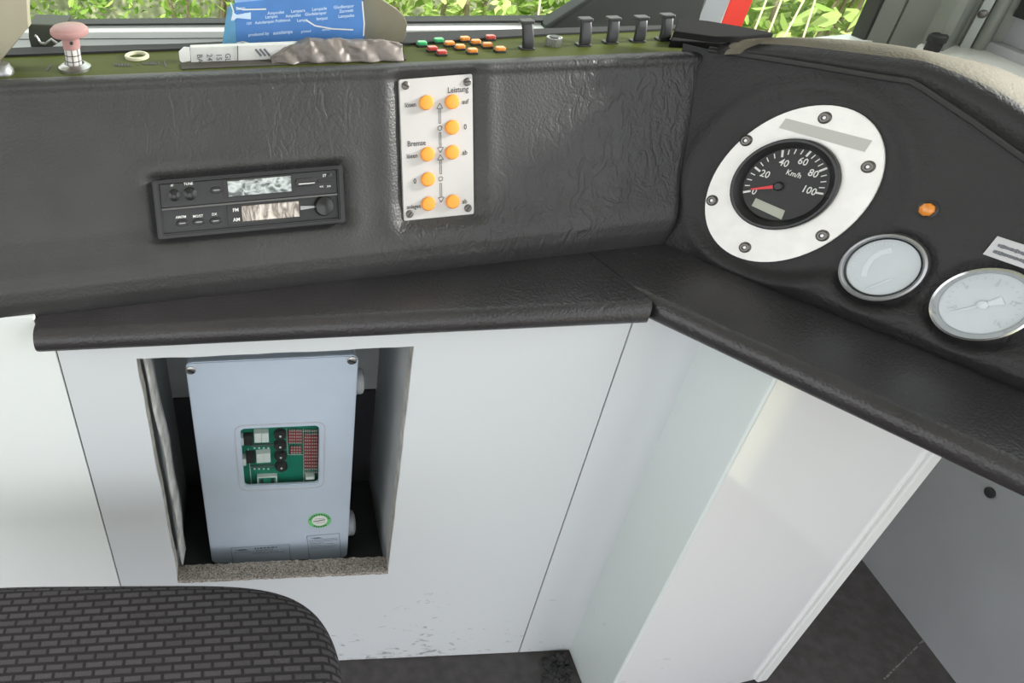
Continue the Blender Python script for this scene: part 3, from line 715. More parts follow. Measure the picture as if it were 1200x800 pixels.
# ------------------------------------------------------------------ padded shelves
SEAM0, SEAM1 = onZ(770, 372, -.757)[:2], onZ(700, 303, ZS)[:2]
ROLL = [(-.0, 0), (.004, .011), (.012, .019), (.022, .0225)]
R_ = .0225; ZB = ZS - 2 * R_
def half_round():
    pr = [(.12, ZB), (.07, ZB), (.045, ZB)]
    for k in range(0, 11): th = -math.pi / 2 + math.pi * k / 10; pr.append((R_ - R_ * math.cos(th), ZS - R_ + R_ * math.sin(th)))
    pr += [(.06, ZS + .0008), (.12, ZS), (.22, ZS), (.40, ZS)]
    return pr
def isect(p, d_, q_, e): 
    M2 = np.array([[d_[0], -e[0]], [d_[1], -e[1]]]); s_, _ = np.linalg.solve(M2, np.array(q_) - np.array(p)); return np.array(p) + s_ * np.array(d_)
fa, fb = onZ(45, 411, ZB + .004)[:2], onZ(770, 376, ZB + .004)[:2]
fb = np.array((fb[0], fb[1])); fdir = (fb - fa) / np.linalg.norm(fb - fa); fin = np.array((-fdir[1], fdir[0]))
fa = fa - fin * R_ * .55; fb = fb - fin * R_ * .55
sd = SEAM1 - SEAM0
mb = MB(); pr = half_round(); nU = 70
rowsA = []
for w_, z_ in pr:
    line = fa + fin * w_
    r_ = .014; k_ = min(max(z_ - ZB, 0), r_); lx = (r_ - math.sqrt(max(0, r_ * r_ - (r_ - k_) ** 2)))
    st_ = line + fdir * lx; en = isect(line, fdir, SEAM0, sd) - fdir * .0012
    e_in = .010 * max(0, 1 - w_ / .02) ** 2; en = en - fdir * e_in
    rowsA.append([mb.v((*(st_ + (en - st_) * (i / nU)), z_)) for i in range(nU + 1)])
for A_, B_ in zip(rowsA, rowsA[1:]):
    for i in range(nU): mb.face((A_[i], A_[i + 1], B_[i + 1], B_[i]))
mb.face([r[0] for r in rowsA]); mb.face([r[-1] for r in rowsA][::-1])
sh1 = tag(mk('padded_shelf', mb, M['leather_shelf'], angle=60), 'long black padded shelf with rounded lip under the radio', 'shelf')
ga_, gb_ = onZ(772, 377, ZB + .004)[:2], onZ(1200, 580, ZB + .004)[:2]
gdir = (gb_ - ga_) / np.linalg.norm(gb_ - ga_); gin = np.array((-gdir[1], gdir[0])); ga_ = ga_ - gin * R_ * .55
mb = MB(); rowsA = []
for w_, z_ in pr:
    line = ga_ + gin * w_; st_ = isect(line, gdir, SEAM0, sd) + gdir * .0012 + gdir * .008 * max(0, 1 - w_ / .02) ** 2; en = ga_ + gdir * .95 + gin * w_
    rowsA.append([mb.v((*(st_ + (en - st_) * (i / nU)), z_)) for i in range(nU + 1)])
for A_, B_ in zip(rowsA, rowsA[1:]):
    for i in range(nU): mb.face((A_[i], A_[i + 1], B_[i + 1], B_[i]))
mb.face([r[0] for r in rowsA]); mb.face([r[-1] for r in rowsA][::-1])
sh2 = tag(mk('padded_shelf', mb, M['leather_shelf'], angle=60), 'slanting black padded shelf below the speedometer and gauges', 'shelf')

# ------------------------------------------------------------------ small hardware helpers
def slot_screw(name, F, r, ang, parent, mat=None, dome=.35):
    mb = MB(); mb.lathe(F, [(r, -.001), (r, r * .2), (r * .8, r * dome), (r * .4, r * dome * 1.1), (0, r * dome * 1.12)], 20)
    o = mk(name, mb, mat or M['darksteel'], parent)
    mb = MB(); mb.box(F.at(0, 0, 0, ang), -r * .8, r * .8, -r * .16, r * .16, r * dome, r * dome * 1.25); mk('slot', mb, M['black'], o)
    return o

# ------------------------------------------------------------------ push button plate
FB = FD.at(pc[0], pc[1], -.009, prot)
pb = thing('button_plate', 'white metal plate with eight orange push buttons on the dashboard', 'button panel', FB.pt(0, -ph_ / 2, 0))
mb = MB(); mb.prism(FB, rrect(pw, ph_, .003, 3), 0, .006, .0012); mk('plate', mb, M['whitealu'], pb)
def bl(px, py): 
    p = FB.pick(px, py, .006); return p
def C7(cx_, cy_): return 450 + cx_ / 4.1, 75 + cy_ / 4.1
for c_, r_ in (((205, 185), 0), ((330, 181), 0), ((330, 304), 0), ((330, 424), 0), ((211, 433), 0), ((213, 554), 0), ((215, 672), 0), ((333, 661), 0)):
    a, b = FB.pick(*C7(*c_), .010)
    mb = MB(); mb.lathe(FB.at(a, b, .006), [(.0118, 0), (.0118, .0045), (.0108, .0062), (.0085, .0070), (0, .0072)], 28)
    mk('push_button', mb, M['orange'], pb)
for c_, an in (((103, 103), -.6), ((400, 86), 0.05), ((123, 720), .8), ((403, 692), .8)):
    a, b = bl(*C7(*c_)); slot_screw('screw', FB.at(a, b, .006), .0066, an, pb)
mb = MB()
def pt_txt(s_, c_, size, sx=.85): a, b = bl(*C7(*c_)); mb.text(FB, s_, size, a, b, .0066, sx=sx)
pt_txt('Leistung', (355, 122), .0088); pt_txt('lösen', (127, 195), .0075); pt_txt('auf', (390, 180), .0075); pt_txt('0', (390, 301), .0085)
pt_txt('Bremse', (156, 380), .0085); pt_txt('lösen', (135, 441), .0075); pt_txt('ab', (388, 424), .0078); pt_txt('0', (148, 562), .0085)
pt_txt('anlegen', (143, 684), .0070, .8); pt_txt('ab', (387, 659), .0078)
def oline(p, q_):   # hollow shaft with an arrow head at q
    p, q_ = bl(*C7(*p)), bl(*C7(*q_)); d_ = (q_ - p) / np.linalg.norm(q_ - p); n_ = np.array((-d_[1], d_[0])); e_ = q_ - d_ * .0085
    for s_ in (1, -1): mb.stroke(FB, [p + n_ * .0014 * s_, e_ + n_ * .0014 * s_], .0009, .0066)
    mb.stroke(FB, [p + n_ * .0014, p - n_ * .0014], .0009, .0066)
    mb.stroke(FB, [e_ + n_ * .0052, e_ - n_ * .0052], .0009, .0066); mb.stroke(FB, [e_ + n_ * .0052, q_], .0009, .0066); mb.stroke(FB, [e_ - n_ * .0052, q_], .0009, .0066)
oline((268, 285), (267, 188)); oline((269, 330), (271, 426)); oline((273, 528), (270, 435)); oline((272, 573), (275, 664))
for c_ in ((268, 308), (272, 551)):
    a, b = bl(*C7(*c_)); mb.stroke(FB, [(a + .0036 * math.cos(k * math.pi / 8), b + .0036 * math.sin(k * math.pi / 8)) for k in range(17)], .001, .0066)
mk('lettering', mb, M['ink'], pb)

# ------------------------------------------------------------------ cassette radio
FRd = FD.at(rc[0], rc[1], -.008, rrot)
ra = thing('car_radio', 'black cassette car radio with two scratched windows in the dashboard', 'radio', FRd.pt(0, -rh / 2, 0))
def rl(cx_, cy_, c=.016): return FRd.pick(160 + cx_ / 4.615, 180 + cy_ / 4.615, c)
bw, bh = rw, rh
mb = MB(); mb.holed(FRd, rrect(bw, bh, .004, 3), rrect(bw * .935, bh * .86, .002, 3, 0, .001), 0, .020, .0025); mk('bezel', mb, M['darkgrey'], ra)
mb = MB(); mb.prism(FRd, rrect(bw * .94, bh * .87, .002, 3, 0, .001), 0, .012); mk('front_plate', mb, M['darkgrey'], ra)
fw_, fh_ = bw * .93, bh * .85
a0, b0 = -fw_ / 2, -fh_ / 2 + .001
mb = MB(); mb.box(FRd, a0, a0 + fw_, b0 + fh_ * .52, b0 + fh_, .011, .0165, .0015); mk('upper_panel', mb, M['darkgrey'], ra)
mb = MB(); mb.box(FRd, a0, a0 + fw_, b0 + fh_ * .475, b0 + fh_ * .515, .011, .019, .001); mk('divider_rib', mb, M['midgrey'], ra)
def quad_rect(pts, c):
    qd = [rl(*p, c) for p in pts]; x0 = (qd[0][0] + qd[3][0]) / 2; x1 = (qd[1][0] + qd[2][0]) / 2; y1 = (qd[0][1] + qd[1][1]) / 2; y0 = (qd[2][1] + qd[3][1]) / 2
    return x0, x1, y0, y1
x0, x1, y0, y1 = quad_rect([(490, 148), (833, 120), (838, 205), (498, 232)], .017)
mb = MB(); mb.box(FRd, x0 - .008, x1 + .004, y0 - .002, y1 + .002, .014, .0172, .001); mk('window_surround', mb, M['black'], ra)
mb = MB(); mb.box(FRd, x0, x1, y0, y1, .0165, .0182, .0008); fi1 = mk('cassette_window', mb, M['film1'], ra); fi1['label'] = 'scratched cassette window with painted silvery reflections'
x0, x1, y0, y1 = quad_rect([(568, 280), (880, 258), (880, 340), (572, 368)], .014)
mb = MB(); mb.box(FRd, x0 - .024, x1 + .006, y0 - .004, y1 + .004, .010, .0135, .001); mk('window_surround', mb, M['black'], ra)
mb = MB(); mb.box(FRd, x0, x1, y0, y1, .0125, .0145, .0008); fi2 = mk('tuner_window', mb, M['film2'], ra); fi2['label'] = 'scratched tuner window with painted warm reflections'
for c_, r_ in (((205, 224), .0088), ((290, 216), .0098)):
    a, b = rl(*c_); mb = MB(); mb.lathe(FRd.at(a, b, .0155), [(r_ * 1.12, 0), (r_ * 1.12, .002), (r_, .0025), (r_ * .95, .006), (r_ * .6, .0078), (0, .0082)], 24); mk('tuning_button', mb, M['knobblack'], ra)
for c_, z_ in (((432, 196), .0160), ((248, 375), .0118), ((337, 368), .0118), ((428, 362), .0118)):
    a, b = rl(*c_, z_); mb = MB(); mb.lathe(FRd.at(a, b, z_), [(.0105, 0), (.0105, .001), (.009, .0028), (.004, .0033), (0, .0033)], 24, 1., .52); o = mk('oval_button', mb, M['black'], ra)
    mb = MB(); mb.box(FRd.at(a, b, z_), -.005, .005, -.0008, .0006, .003, .0036); mk('button_mark', mb, M['satin'], o)
x0, x1, y0, y1 = quad_rect([(858, 140), (968, 125), (970, 168), (862, 180)], .017)
mb = MB(); mb.prism(FRd, rrect(x1 - x0, y1 - y0, .004, 4, (x0 + x1) / 2, (y0 + y1) / 2), .016, .0185, .001); mk('eject_slot', mb, M['black'], ra)
mb = MB(); mb.box(FRd, x0 + .004, x1 - .002, (y0 + y1) / 2 - .0035, (y0 + y1) / 2 - .0008, .018, .0215, .0006); mk('eject_key', mb, M['chrome'], ra)
a, b = rl(1018, 146); mb = MB(); mb.box(FRd, a - .012, a + .010, b - .0016, b + .0016, .0160, .0185, .0005); mk('slider', mb, M['black'], ra)
a, b = rl(1043, 116); mb = MB(); mb.lathe(FRd.at(a, b, .016), [(.0042, 0), (.0042, .002), (.002, .0026), (0, .0026)], 18); mk('indicator', mb, M['black'], ra)
a, b = rl(1018, 284, .022); kf = FRd.at(a, b, .011)
mb = MB(); mb.lathe(kf, [(.0175, 0), (.0165, .002), (.0158, .010), (.0145, .0125), (.006, .0138), (0, .0138)], 32); vk = mk('volume_knob', mb, M['knobblack'], ra)
mb = MB(); mb.prism(FRd, [(a - .040, b - .004), (a - .040, b + .004), (a - .014, b + .002), (a - .014, b - .002)], .0115, .0145, .0008); mk('volume_pointer', mb, M['satin'], ra)
mb = MB()
def rtx(s_, c_, z_, size): p = rl(*c_, z_); mb.text(FRd, s_, size, p[0], p[1], z_ + .0006)
rtx('TUNE', (280, 162), .0166, .0040); rtx('FF', (192, 172), .0166, .0034); rtx('AM/FM', (240, 342), .0124, .0040); rtx('MO/ST', (332, 337), .0124, .0040); rtx('DX', (421, 327), .0124, .0040)
rtx('FM', (536, 304), .0139, .0056); rtx('AM', (541, 356), .0139, .0056); rtx('ST', (1016, 118), .0166, .004); rtx('<<', (1000, 178), .0166, .004); rtx('>>', (1040, 176), .0166, .004); rtx('A', (172, 275), .0139, .005)
mk('lettering', mb, M['whiteink'], ra)

# ------------------------------------------------------------------ speedometer
spd = thing('speedometer', 'round speedometer reading zero to a hundred in a wide pale bolted ring', 'speedometer', FP.pt(*(fr_c - np.array((0, fr_ax.max()))), 0))
FRg = FP.at(fr_c[0], fr_c[1], 0, fr_r); off = FRg.pick(*[0, 0]) * 0
n_ = 72
outer = circ(fr_ax[0], fr_ax[1], n_)
ic = np.array(((fi_c - fr_c) @ np.array((math.cos(fr_r), math.sin(fr_r))), (fi_c - fr_c) @ np.array((-math.sin(fr_r), math.cos(fr_r)))))
ri = float(fi_ax.mean()); dr = fi_r - fr_r
inner_ = []
for i in range(n_):
    th = 2 * math.pi * i / n_; x, y = math.cos(th - dr) * fi_ax[0], math.sin(th - dr) * fi_ax[1]
    inner_.append((ic[0] + x * math.cos(dr) - y * math.sin(dr), ic[1] + x * math.sin(dr) + y * math.cos(dr)))
mb = MB(); mb.holed(FRg, outer, inner_, 0, .008, .0012); mk('mounting_ring', mb, M['alu'], spd)
Fi = FP.at(fi_c[0], fi_c[1], 0, fi_r); ax0, ax1 = fi_ax / ri
mb = MB(); mb.lathe(Fi, [(ri * 1.0, .002), (ri * 1.0, .017), (ri * .97, .0195), (ri * .93, .0195), (ri * .86, .012), (ri * .80, .004), (ri * .80, .002)], 56, ax0, ax1, cap=False); mk('bezel', mb, M['black'], spd)
mb = MB(); mb.lathe(Fi, [(ri * .82, .003), (0, .0031)], 48, ax0, ax1, cap=False); mk('dial', mb, M['dialblack'], spd)
ZD = .0036
def D(px, py): return FP.pick(px, py, ZD)
def c8(a, b): return 850 + a / 6.153, 150 + b / 6.153
hub = D(*c8(385, 420))
mb = MB(); ticks = [c8(155, 458), c8(232, 297), c8(412, 185), c8(602, 183), c8(705, 300), c8(678, 470)]
angs = []
for p in ticks:
    v_ = D(*p) - hub; an = math.atan2(v_[1], v_[0]); angs.append(an)
for i in range(1, 6):
    while angs[i] > angs[i - 1]: angs[i] -= 2 * math.pi
radii = [float(np.linalg.norm(D(*p) - hub)) for p in ticks]
for i in range(5):
    for k in range(4):
        an = angs[i] + (angs[i + 1] - angs[i]) * k / 4; rr = radii[i] + (radii[i + 1] - radii[i]) * k / 4; e_ = np.array((math.cos(an), math.sin(an)))
        l_, w_ = (.0055, .0032) if k == 0 else (.0038, .0016)
        mb.stroke(FP, [hub + e_ * (rr - l_), hub + e_ * (rr + l_)], w_, ZD)
e_ = np.array((math.cos(angs[5]), math.sin(angs[5]))); mb.stroke(FP, [hub + e_ * (radii[5] - .0055), hub + e_ * (radii[5] + .0055)], .003, ZD)
for s_, p in (('0', (210, 455)), ('20', (288, 330)), ('40', (424, 250)), ('60', (562, 240)), ('80', (636, 326)), ('100', (605, 448))):
    a, b = D(*c8(*p)); mb.text(FP, s_, .0108, a, b, ZD, sx=.9, rot=.0)
a, b = D(*c8(495, 330)); mb.text(FP, 'Km/h', .0078, a, b, ZD, sx=.9)
mk('scale', mb, M['whiteink'], spd)
mb = MB(); tip = D(*c8(190, 440)); dv = tip - hub; dn = np.array((-dv[1], dv[0])) / np.linalg.norm(dv)
mb.prism(FP, [tuple(hub - dn * .0032), tuple(tip - dn * .0012), tuple(tip + dn * .0012), tuple(hub + dn * .0032)], ZD + .003, ZD + .0045); mk('needle', mb, M['needle'], spd)
mb = MB(); mb.lathe(FP.at(hub[0], hub[1], ZD), [(.007, 0), (.007, .005), (.005, .007), (0, .007)], 20); mk('hub', mb, M['black'], spd)
mb = MB(); qd = [D(*c8(*p)) for p in ((220, 505), (430, 595), (405, 660), (190, 560))]; mb.prism(FP, [tuple(p) for p in qd][::-1], ZD - .0004, ZD + .0004); mk('counter_window', mb, M['lcd'], spd)
mb = MB(); mb.lathe(Fi, [(ri * .85, .0115), (ri * .5, .013), (0, .0135)], 48, ax0, ax1, cap=False); mk('glass', mb, M['dialglass'], spd)
for c_ in ((605, 138), (270, 235), (125, 490), (265, 690), (595, 640), (790, 347)):
    a, b = FP.pick(800 + c_[0] / 3.635, 100 + c_[1] / 3.635, .009); F_ = FP.at(a, b, .008)
    mb = MB(); mb.lathe(F_, [(.0092, 0), (.0092, .001), (.0075, .0035), (.0065, .0045), (.004, .0045), (.0035, .002), (0, .002)], 22); bo = mk('bolt', mb, M['darksteel'], spd)
    mb = MB(); mb.lathe(F_, [(.0032, .0018), (.0026, .0032), (0, .0034)], 6); mk('socket', mb, M['steel'], bo)
mb = MB(); qd = [FP.pick(800 + a / 3.635, 100 + b / 3.635, .008) for a, b in ((440, 140), (808, 235), (775, 284), (410, 181))]; mb.prism(FP, [tuple(p) for p in qd][::-1], .0078, .0088); tp = mk('tape_strip', mb, M['tape'], spd); tp['label'] = 'grey tape strip across the top of the ring'

# ------------------------------------------------------------------ two pressure gauges
def gauge(name, label, cen, ax, rot, chrome, needle_px, hubpx, extra):
    F_ = FP.at(cen[0], cen[1], 0, rot); r_ = float(ax.mean()); kx, ky = ax / r_
    g = thing(name, label, 'gauge', FP.pt(cen[0], cen[1] - r_, 0), 'round pressure gauges on the pod')
    mb = MB()
    if chrome: prof = [(r_, -.004), (r_, .012), (r_ * .985, .016), (r_ * .93, .017), (r_ * .86, .010), (r_ * .83, .007)]
    else: prof = [(r_, -.004), (r_, .010), (r_ * .98, .0135), (r_ * .92, .0145), (r_ * .885, .0125), (r_ * .87, .010)]
    mb.lathe(F_, prof, 56, kx, ky, cap=False); mk('bezel', mb, M['chrome' if chrome else 'satin'], g)
    mb = MB(); a_, b_ = (.87, .83) if chrome else (.885, .82)
    mb.lathe(F_, [(r_ * a_, .0095), (r_ * (a_ + b_) / 2, .0078), (r_ * b_, .0072)], 56, kx, ky, cap=False); mk('inner_ring', mb, M['black'], g)
    mb = MB(); mb.lathe(F_, [(r_ * .86, .0055), (0, .0056)], 48, kx, ky, cap=False); mk('dial', mb, M['dialglare'], g)
    h_ = FP.pick(*hubpx, .006); tp_ = FP.pick(*needle_px, .006)
    mb = MB(); dv = tp_ - h_; L_ = np.linalg.norm(dv); dn = np.array((-dv[1], dv[0])) / L_
    mb.prism(FP, [tuple(h_ - dn * .0014), tuple(tp_ - dn * .0007), tuple(tp_ + dn * .0007), tuple(h_ + dn * .0014)], .0068, .0078)
    if chrome:
        k_ = h_ - dv * .62; mb.prism(FP, [tuple(h_ - dn * .0018), tuple(k_ - dn * .0055), tuple(k_ + dn * .0055), tuple(h_ + dn * .0018)], .0068, .0078)
        mb.lathe(FP.at(h_[0], h_[1], .006), [(.0062, 0), (.0062, .003), (.004, .0045), (0, .0045)], 18)
    mk('needle', mb, M['dialmark'], g)
    mb = MB(); extra(mb, F_, r_); mk('scale', mb, M['dialmark' if not chrome else 'dialgrey'], g)
    mb = MB(); mb.lathe(F_, [(r_ * .88, .0105), (r_ * .5, .0118), (0, .0122)], 48, kx, ky, cap=False); mk('glass', mb, M['gaugeglass'], g)
    return g
def ex_a(mb, F_, r_):
    pts = [FP.pick(960 + a / 3.6375, 200 + b / 3.6375, .006) for a, b in ((190, 450), (200, 410), (225, 375), (260, 350), (310, 338))]
    mb.stroke(FP, [tuple(p) for p in pts], .0075, .0062)
    for i in range(15):
        an = rad(200 - 105 * i / 14); e_ = np.array((math.cos(an), math.sin(an))); mb.stroke(FP, [tuple(ga_c + e_ * r_ * .66), tuple(ga_c + e_ * r_ * .71)], .0012, .0062)
def ex_b(mb, F_, r_):
    for i in range(21):
        an = rad(215 - 250 * i / 20); l_ = .006 if i % 5 == 0 else .003
        e_ = np.array((math.cos(an), math.sin(an))); mb.stroke(FP, [tuple(gb_c + e_ * (r_ * .70 - l_)), tuple(gb_c + e_ * r_ * .70)], .0011 if i % 5 else .0018, .0062)
    for i in range(5):
        an = rad(215 - 250 * i / 4); e_ = gb_c + np.array((math.cos(an), math.sin(an))) * r_ * .55; mb.text(FP, str(i * 4), .006, e_[0], e_[1], .0062)
gauge('pressure_gauge', 'smaller gauge with painted-in pale glare and satin grey rim next to the speedometer', ga_c, ga_ax, ga_r, False, (960 + 200 / 3.6375, 200 + 505 / 3.6375), (960 + 312 / 3.6375, 200 + 460 / 3.6375), ex_a)
gauge('pressure_gauge', 'gauge with painted-in pale glare and bright chrome rim below the grey label', gb_c, gb_ax, gb_r, True, (960 + 560 / 3.6375, 200 + 602 / 3.6375), (960 + 697 / 3.6375, 200 + 572 / 3.6375), ex_b)

# orange pilot lamp on the pod and the grey label
a, b = FP.pick(1086, 245.5, .006); F_ = FP.at(a, b, 0)
pl_ = thing('pilot_lamp', 'tiny orange lamp by itself on the pod above the gauges', 'lamp', F_.pt(0, -.012, 0))
mb = MB(); mb.lathe(F_, [(.013, -.002), (.013, .002), (.010, .003), (.010, .001)], 24, cap=False); mk('collar', mb, M['black'], pl_)
mb = MB(); mb.lathe(F_, [(.0098, .0), (.0098, .006), (.008, .0085), (.004, .010), (0, .0104)], 8); mk('lens', mb, M['orange_lens'], pl_)
qd = [FP.pick(*p, .001) for p in ((1152, 297.5), (1169, 276.5), (1232, 297), (1216, 320))]
lb = thing('label_plate', 'grey label strip above the chrome gauge at the right edge', 'label', FP.pt(*qd[0], 0))
mb = MB(); mb.prism(FP, [tuple(p) for p in qd][::-1], 0, .003); mk('plate', mb, M['labelgrey'], lb)
mb = MB()
for (x0_, y0_), L_ in (((1169.5, 287), 60), ((1164, 294), 62)):
    x = 0; random.seed(int(y0_))
    while x < L_:
        w_ = random.uniform(2.2, 4.2); a = FP.pick(x0_ + x * .93, y0_ + x * .31, .003); b = FP.pick(x0_ + (x + w_ * .8) * .93, y0_ + (x + w_ * .8) * .31 + random.uniform(-.2, .2), .003)
        mb.stroke(FP, [tuple(a), tuple((a + b) / 2), tuple(b)], random.uniform(.0035, .0055), .0035); x += w_ * .85
mk('lettering', mb, M['inkfaint'], lb)

# ------------------------------------------------------------------ electronics box in the recess
YBX = 1.085
FX = Frame((0, YBX, 0), (1, 0, 0), (0, 0, 1), (0, -1, 0))
tl_, tr_ = FX.pick(217.5, 427), FX.pick(419.5, 417.5)
bx0, bx1, bz1 = tl_[0] - .001, tr_[0] + .001, (tl_[1] + tr_[1]) / 2 + .003; bz0 = OZ0 - .060
eb = thing('control_box', 'grey-blue plastic control box standing inside the wall opening', 'control box', ((bx0 + bx1) / 2, YBX + .08, bz0))
wq = [FX.pick(260 + a / 6.664, 480 + b / 6.664) for a, b in ((145, 150), (752, 132), (762, 570), (178, 610))]
wx0, wx1 = (wq[0][0] + wq[3][0]) / 2, (wq[1][0] + wq[2][0]) / 2; wz1, wz0 = (wq[0][1] + wq[1][1]) / 2, (wq[2][1] + wq[3][1]) / 2
wcx, wcz, ww_, wh_ = (wx0 + wx1) / 2, (wz0 + wz1) / 2, wx1 - wx0, wz1 - wz0
lw_, lh_ = bx1 - bx0, bz1 - bz0; lcx, lcz = (bx0 + bx1) / 2, (bz0 + bz1) / 2
mb = MB(); mb.holed(FX, rrect(lw_, lh_, .014, 5, lcx, lcz), rrect(ww_, wh_, .010, 5, wcx, wcz), -.008, 0, .002); mk('lid', mb, M['box'], eb)
mb = MB(); mb.holed(FX, rrect(lw_ - .004, lh_ - .004, .012, 5, lcx, lcz), rrect(lw_ - .02, lh_ - .02, .006, 5, lcx, lcz), -.16, -.009); mb.box(FX, bx0 + .002, bx1 - .002, bz0 + .002, bz1 - .002, -.165, -.155); mk('enclosure', mb, M['box'], eb)
mb = MB(); mb.holed(FX, rrect(ww_ + .026, wh_ + .026, .020, 5, wcx, wcz), rrect(ww_ + .021, wh_ + .021, .018, 5, wcx, wcz), -.001, .0012); mk('window_groove', mb, M['gland'], eb)
mb = MB(); mb.prism(FX, rrect(ww_ + .002, wh_ + .002, .010, 5, wcx, wcz), -.006, -.003); mk('window_pane', mb, M['boxglass'], eb)
for p in ((223.5, 433.5), (412.5, 422)):
    a, b = FX.pick(*p); slot_screw('screw', FX.at(a, b, 0), .0095, -.5, eb, M['steel'])
ZC = -.0245
def c3(a, b, c=ZC): return FX.pick(260 + a / 6.664, 480 + b / 6.664, c)
mb = MB(); mb.box(FX, wx0 - .03, wx1 + .03, wz0 - .03, wz1 + .03, ZC - .006, ZC); pcb = mk('circuit_board', mb, M['pcb'], eb)
def chip(name, x, y, w, h, d, mat, bev=.002, lab=None):
    a, b = c3(x, y, ZC + d * .7); k = 1 / 6.664 * .00199
    mb = MB(); mb.box(FX.at(a, b, ZC), -w * k / 2, w * k / 2, -h * k / 2, h * k / 2, 0, d, bev)
    o = mk(name, mb, mat, pcb)
    if lab: o['label'] = lab
    return o
for x, y in ((280, 212), (338, 210), (297, 372), (352, 368)): chip('white_relay', x, y, 52, 96, .014, M['relay'])
for x, y in ((205, 235), (222, 375)): chip('black_module', x, y, 62, 100, .012, M['blackmatt'])
for x, y in ((155, 240), (175, 400)): chip('white_connector', x, y, 26, 75, .016, M['relay'])
for x, y in ((456, 203), (456, 288), (460, 370), (465, 452)):
    a, b = c3(x, y, ZC + .010); mb = MB(); mb.lathe(FX.at(a, b, ZC), [(.0135, 0), (.0135, .010), (.012, .012), (.003, .012), (.0022, .0105), (0, .0105)], 24); o = mk('buzzer', mb, M['blackmatt'], pcb)
    mb = MB(); mb.lathe(FX.at(a, b, ZC), [(.0026, .0118), (.0018, .0135), (0, .0137)], 10); mk('centre_dot', mb, M['relay'], o)
def block(x0, x1, y0, y1, nx, ny, name):
    k = .00199 / 6.664
    o = chip(name, (x0 + x1) / 2, (y0 + y1) / 2, x1 - x0, y1 - y0, .006, M['led'], 0)
    mb = MB()
    for i in range(nx):
        for j in range(ny):
            a, b = c3(x0 + (i + .5) * (x1 - x0) / nx, y0 + (j + .5) * (y1 - y0) / ny, ZC + .006)
            w_ = (x1 - x0) / nx * k * .30; h_ = (y1 - y0) / ny * k * .26; F_ = FX.at(a, b, ZC)
            mb.box(F_, -w_, w_, -h_, h_, .004, .0072)
    mk('terminal_pins', mb, M['pins'], o)
block(522, 575, 150, 268, 3, 5, 'red_terminal_block'); block(578, 625, 150, 268, 3, 5, 'red_terminal_block')
block(536, 620, 280, 345, 4, 3, 'red_terminal_block')
block(645, 695, 152, 500, 3, 14, 'red_terminal_block'); block(699, 748, 152, 500, 3, 14, 'red_terminal_block')
chip('white_connector', 688, 527, 68, 32, .012, M['relay'])
for y in (275, 440):
    o = chip('pin_strip', 320, y, 170, 14, .005, M['satin'], 0)
m_ = chip('daughter_board', 355, 550, 150, 100, .010, M['relay'], .001)
mb = MB(); a, b = c3(355, 552, ZC + .011); F_ = FX.at(a, b, ZC); mb.box(F_, -.019, .019, -.009, .008, .0098, .0112); mk('green_face', mb, M['pcb'], m_)
mb = MB()
for s_ in (-1, 1): mb.box(F_, s_ * .012 - .003, s_ * .012 + .003, -.005, .006, .011, .0135)
mk('black_chip', mb, M['blackmatt'], m_)
mb = MB()
for pts in (((505, 150), (515, 345)), ((515, 350), (640, 350)), ((205, 300), (232, 585)), ((440, 575), (720, 560)), ((635, 150), (640, 560))):
    mb.stroke(FX, [tuple(c3(*p, ZC + .0008)) for p in pts], .0012, ZC + .0008)
for i in range(4): 
    for y in (297, 460): a = c3(255 + i * 36, y); mb.box(FX.at(a[0], a[1], ZC), -.002, .002, -.002, .002, .0, .001)
mk('printed_lines', mb, M['relay'], pcb)
# stickers
a, b = FX.pick(374.5, 609.5); Fs = FX.at(a, b, 0, .05); sg = thing('round_sticker', 'round green and white sticker on the control box', 'sticker', Fs.pt(0, -.025, 0))
rs = .0272
mb = MB(); mb.lathe(Fs, [(rs, 0), (rs, .0008), (0, .0008)], 40); mk('green_border', mb, M['sticker_green'], sg)
mb = MB(); mb.lathe(Fs, [(rs * .66, .0008), (rs * .66, .0014), (0, .0014)], 36); mk('white_centre', mb, M['paper'], sg)
mb = MB()
for i in range(11): an = rad(165 - 15 * i); mb.box(Fs.at(rs * .83 * math.cos(an), rs * .83 * math.sin(an), 0, an - math.pi / 2), -.0015, .0015, -.002, .002, .0008, .0013)
for i in range(6): an = rad(235 + 14 * i); mb.box(Fs.at(rs * .83 * math.cos(an), rs * .83 * math.sin(an), 0, an - math.pi / 2), -.0015, .0015, -.002, .002, .0008, .0013)
mb.stroke(Fs, [(-.015, -.001), (-.004, .0), (.003, .002), (.013, .003)], .003, .0017); mb.stroke(Fs, [(-.011, .008), (.012, .009)], .0012, .0017); mb.stroke(Fs, [(-.009, -.008), (.012, -.005)], .001, .0017)
mk('lettering', mb, M['ink'], sg)
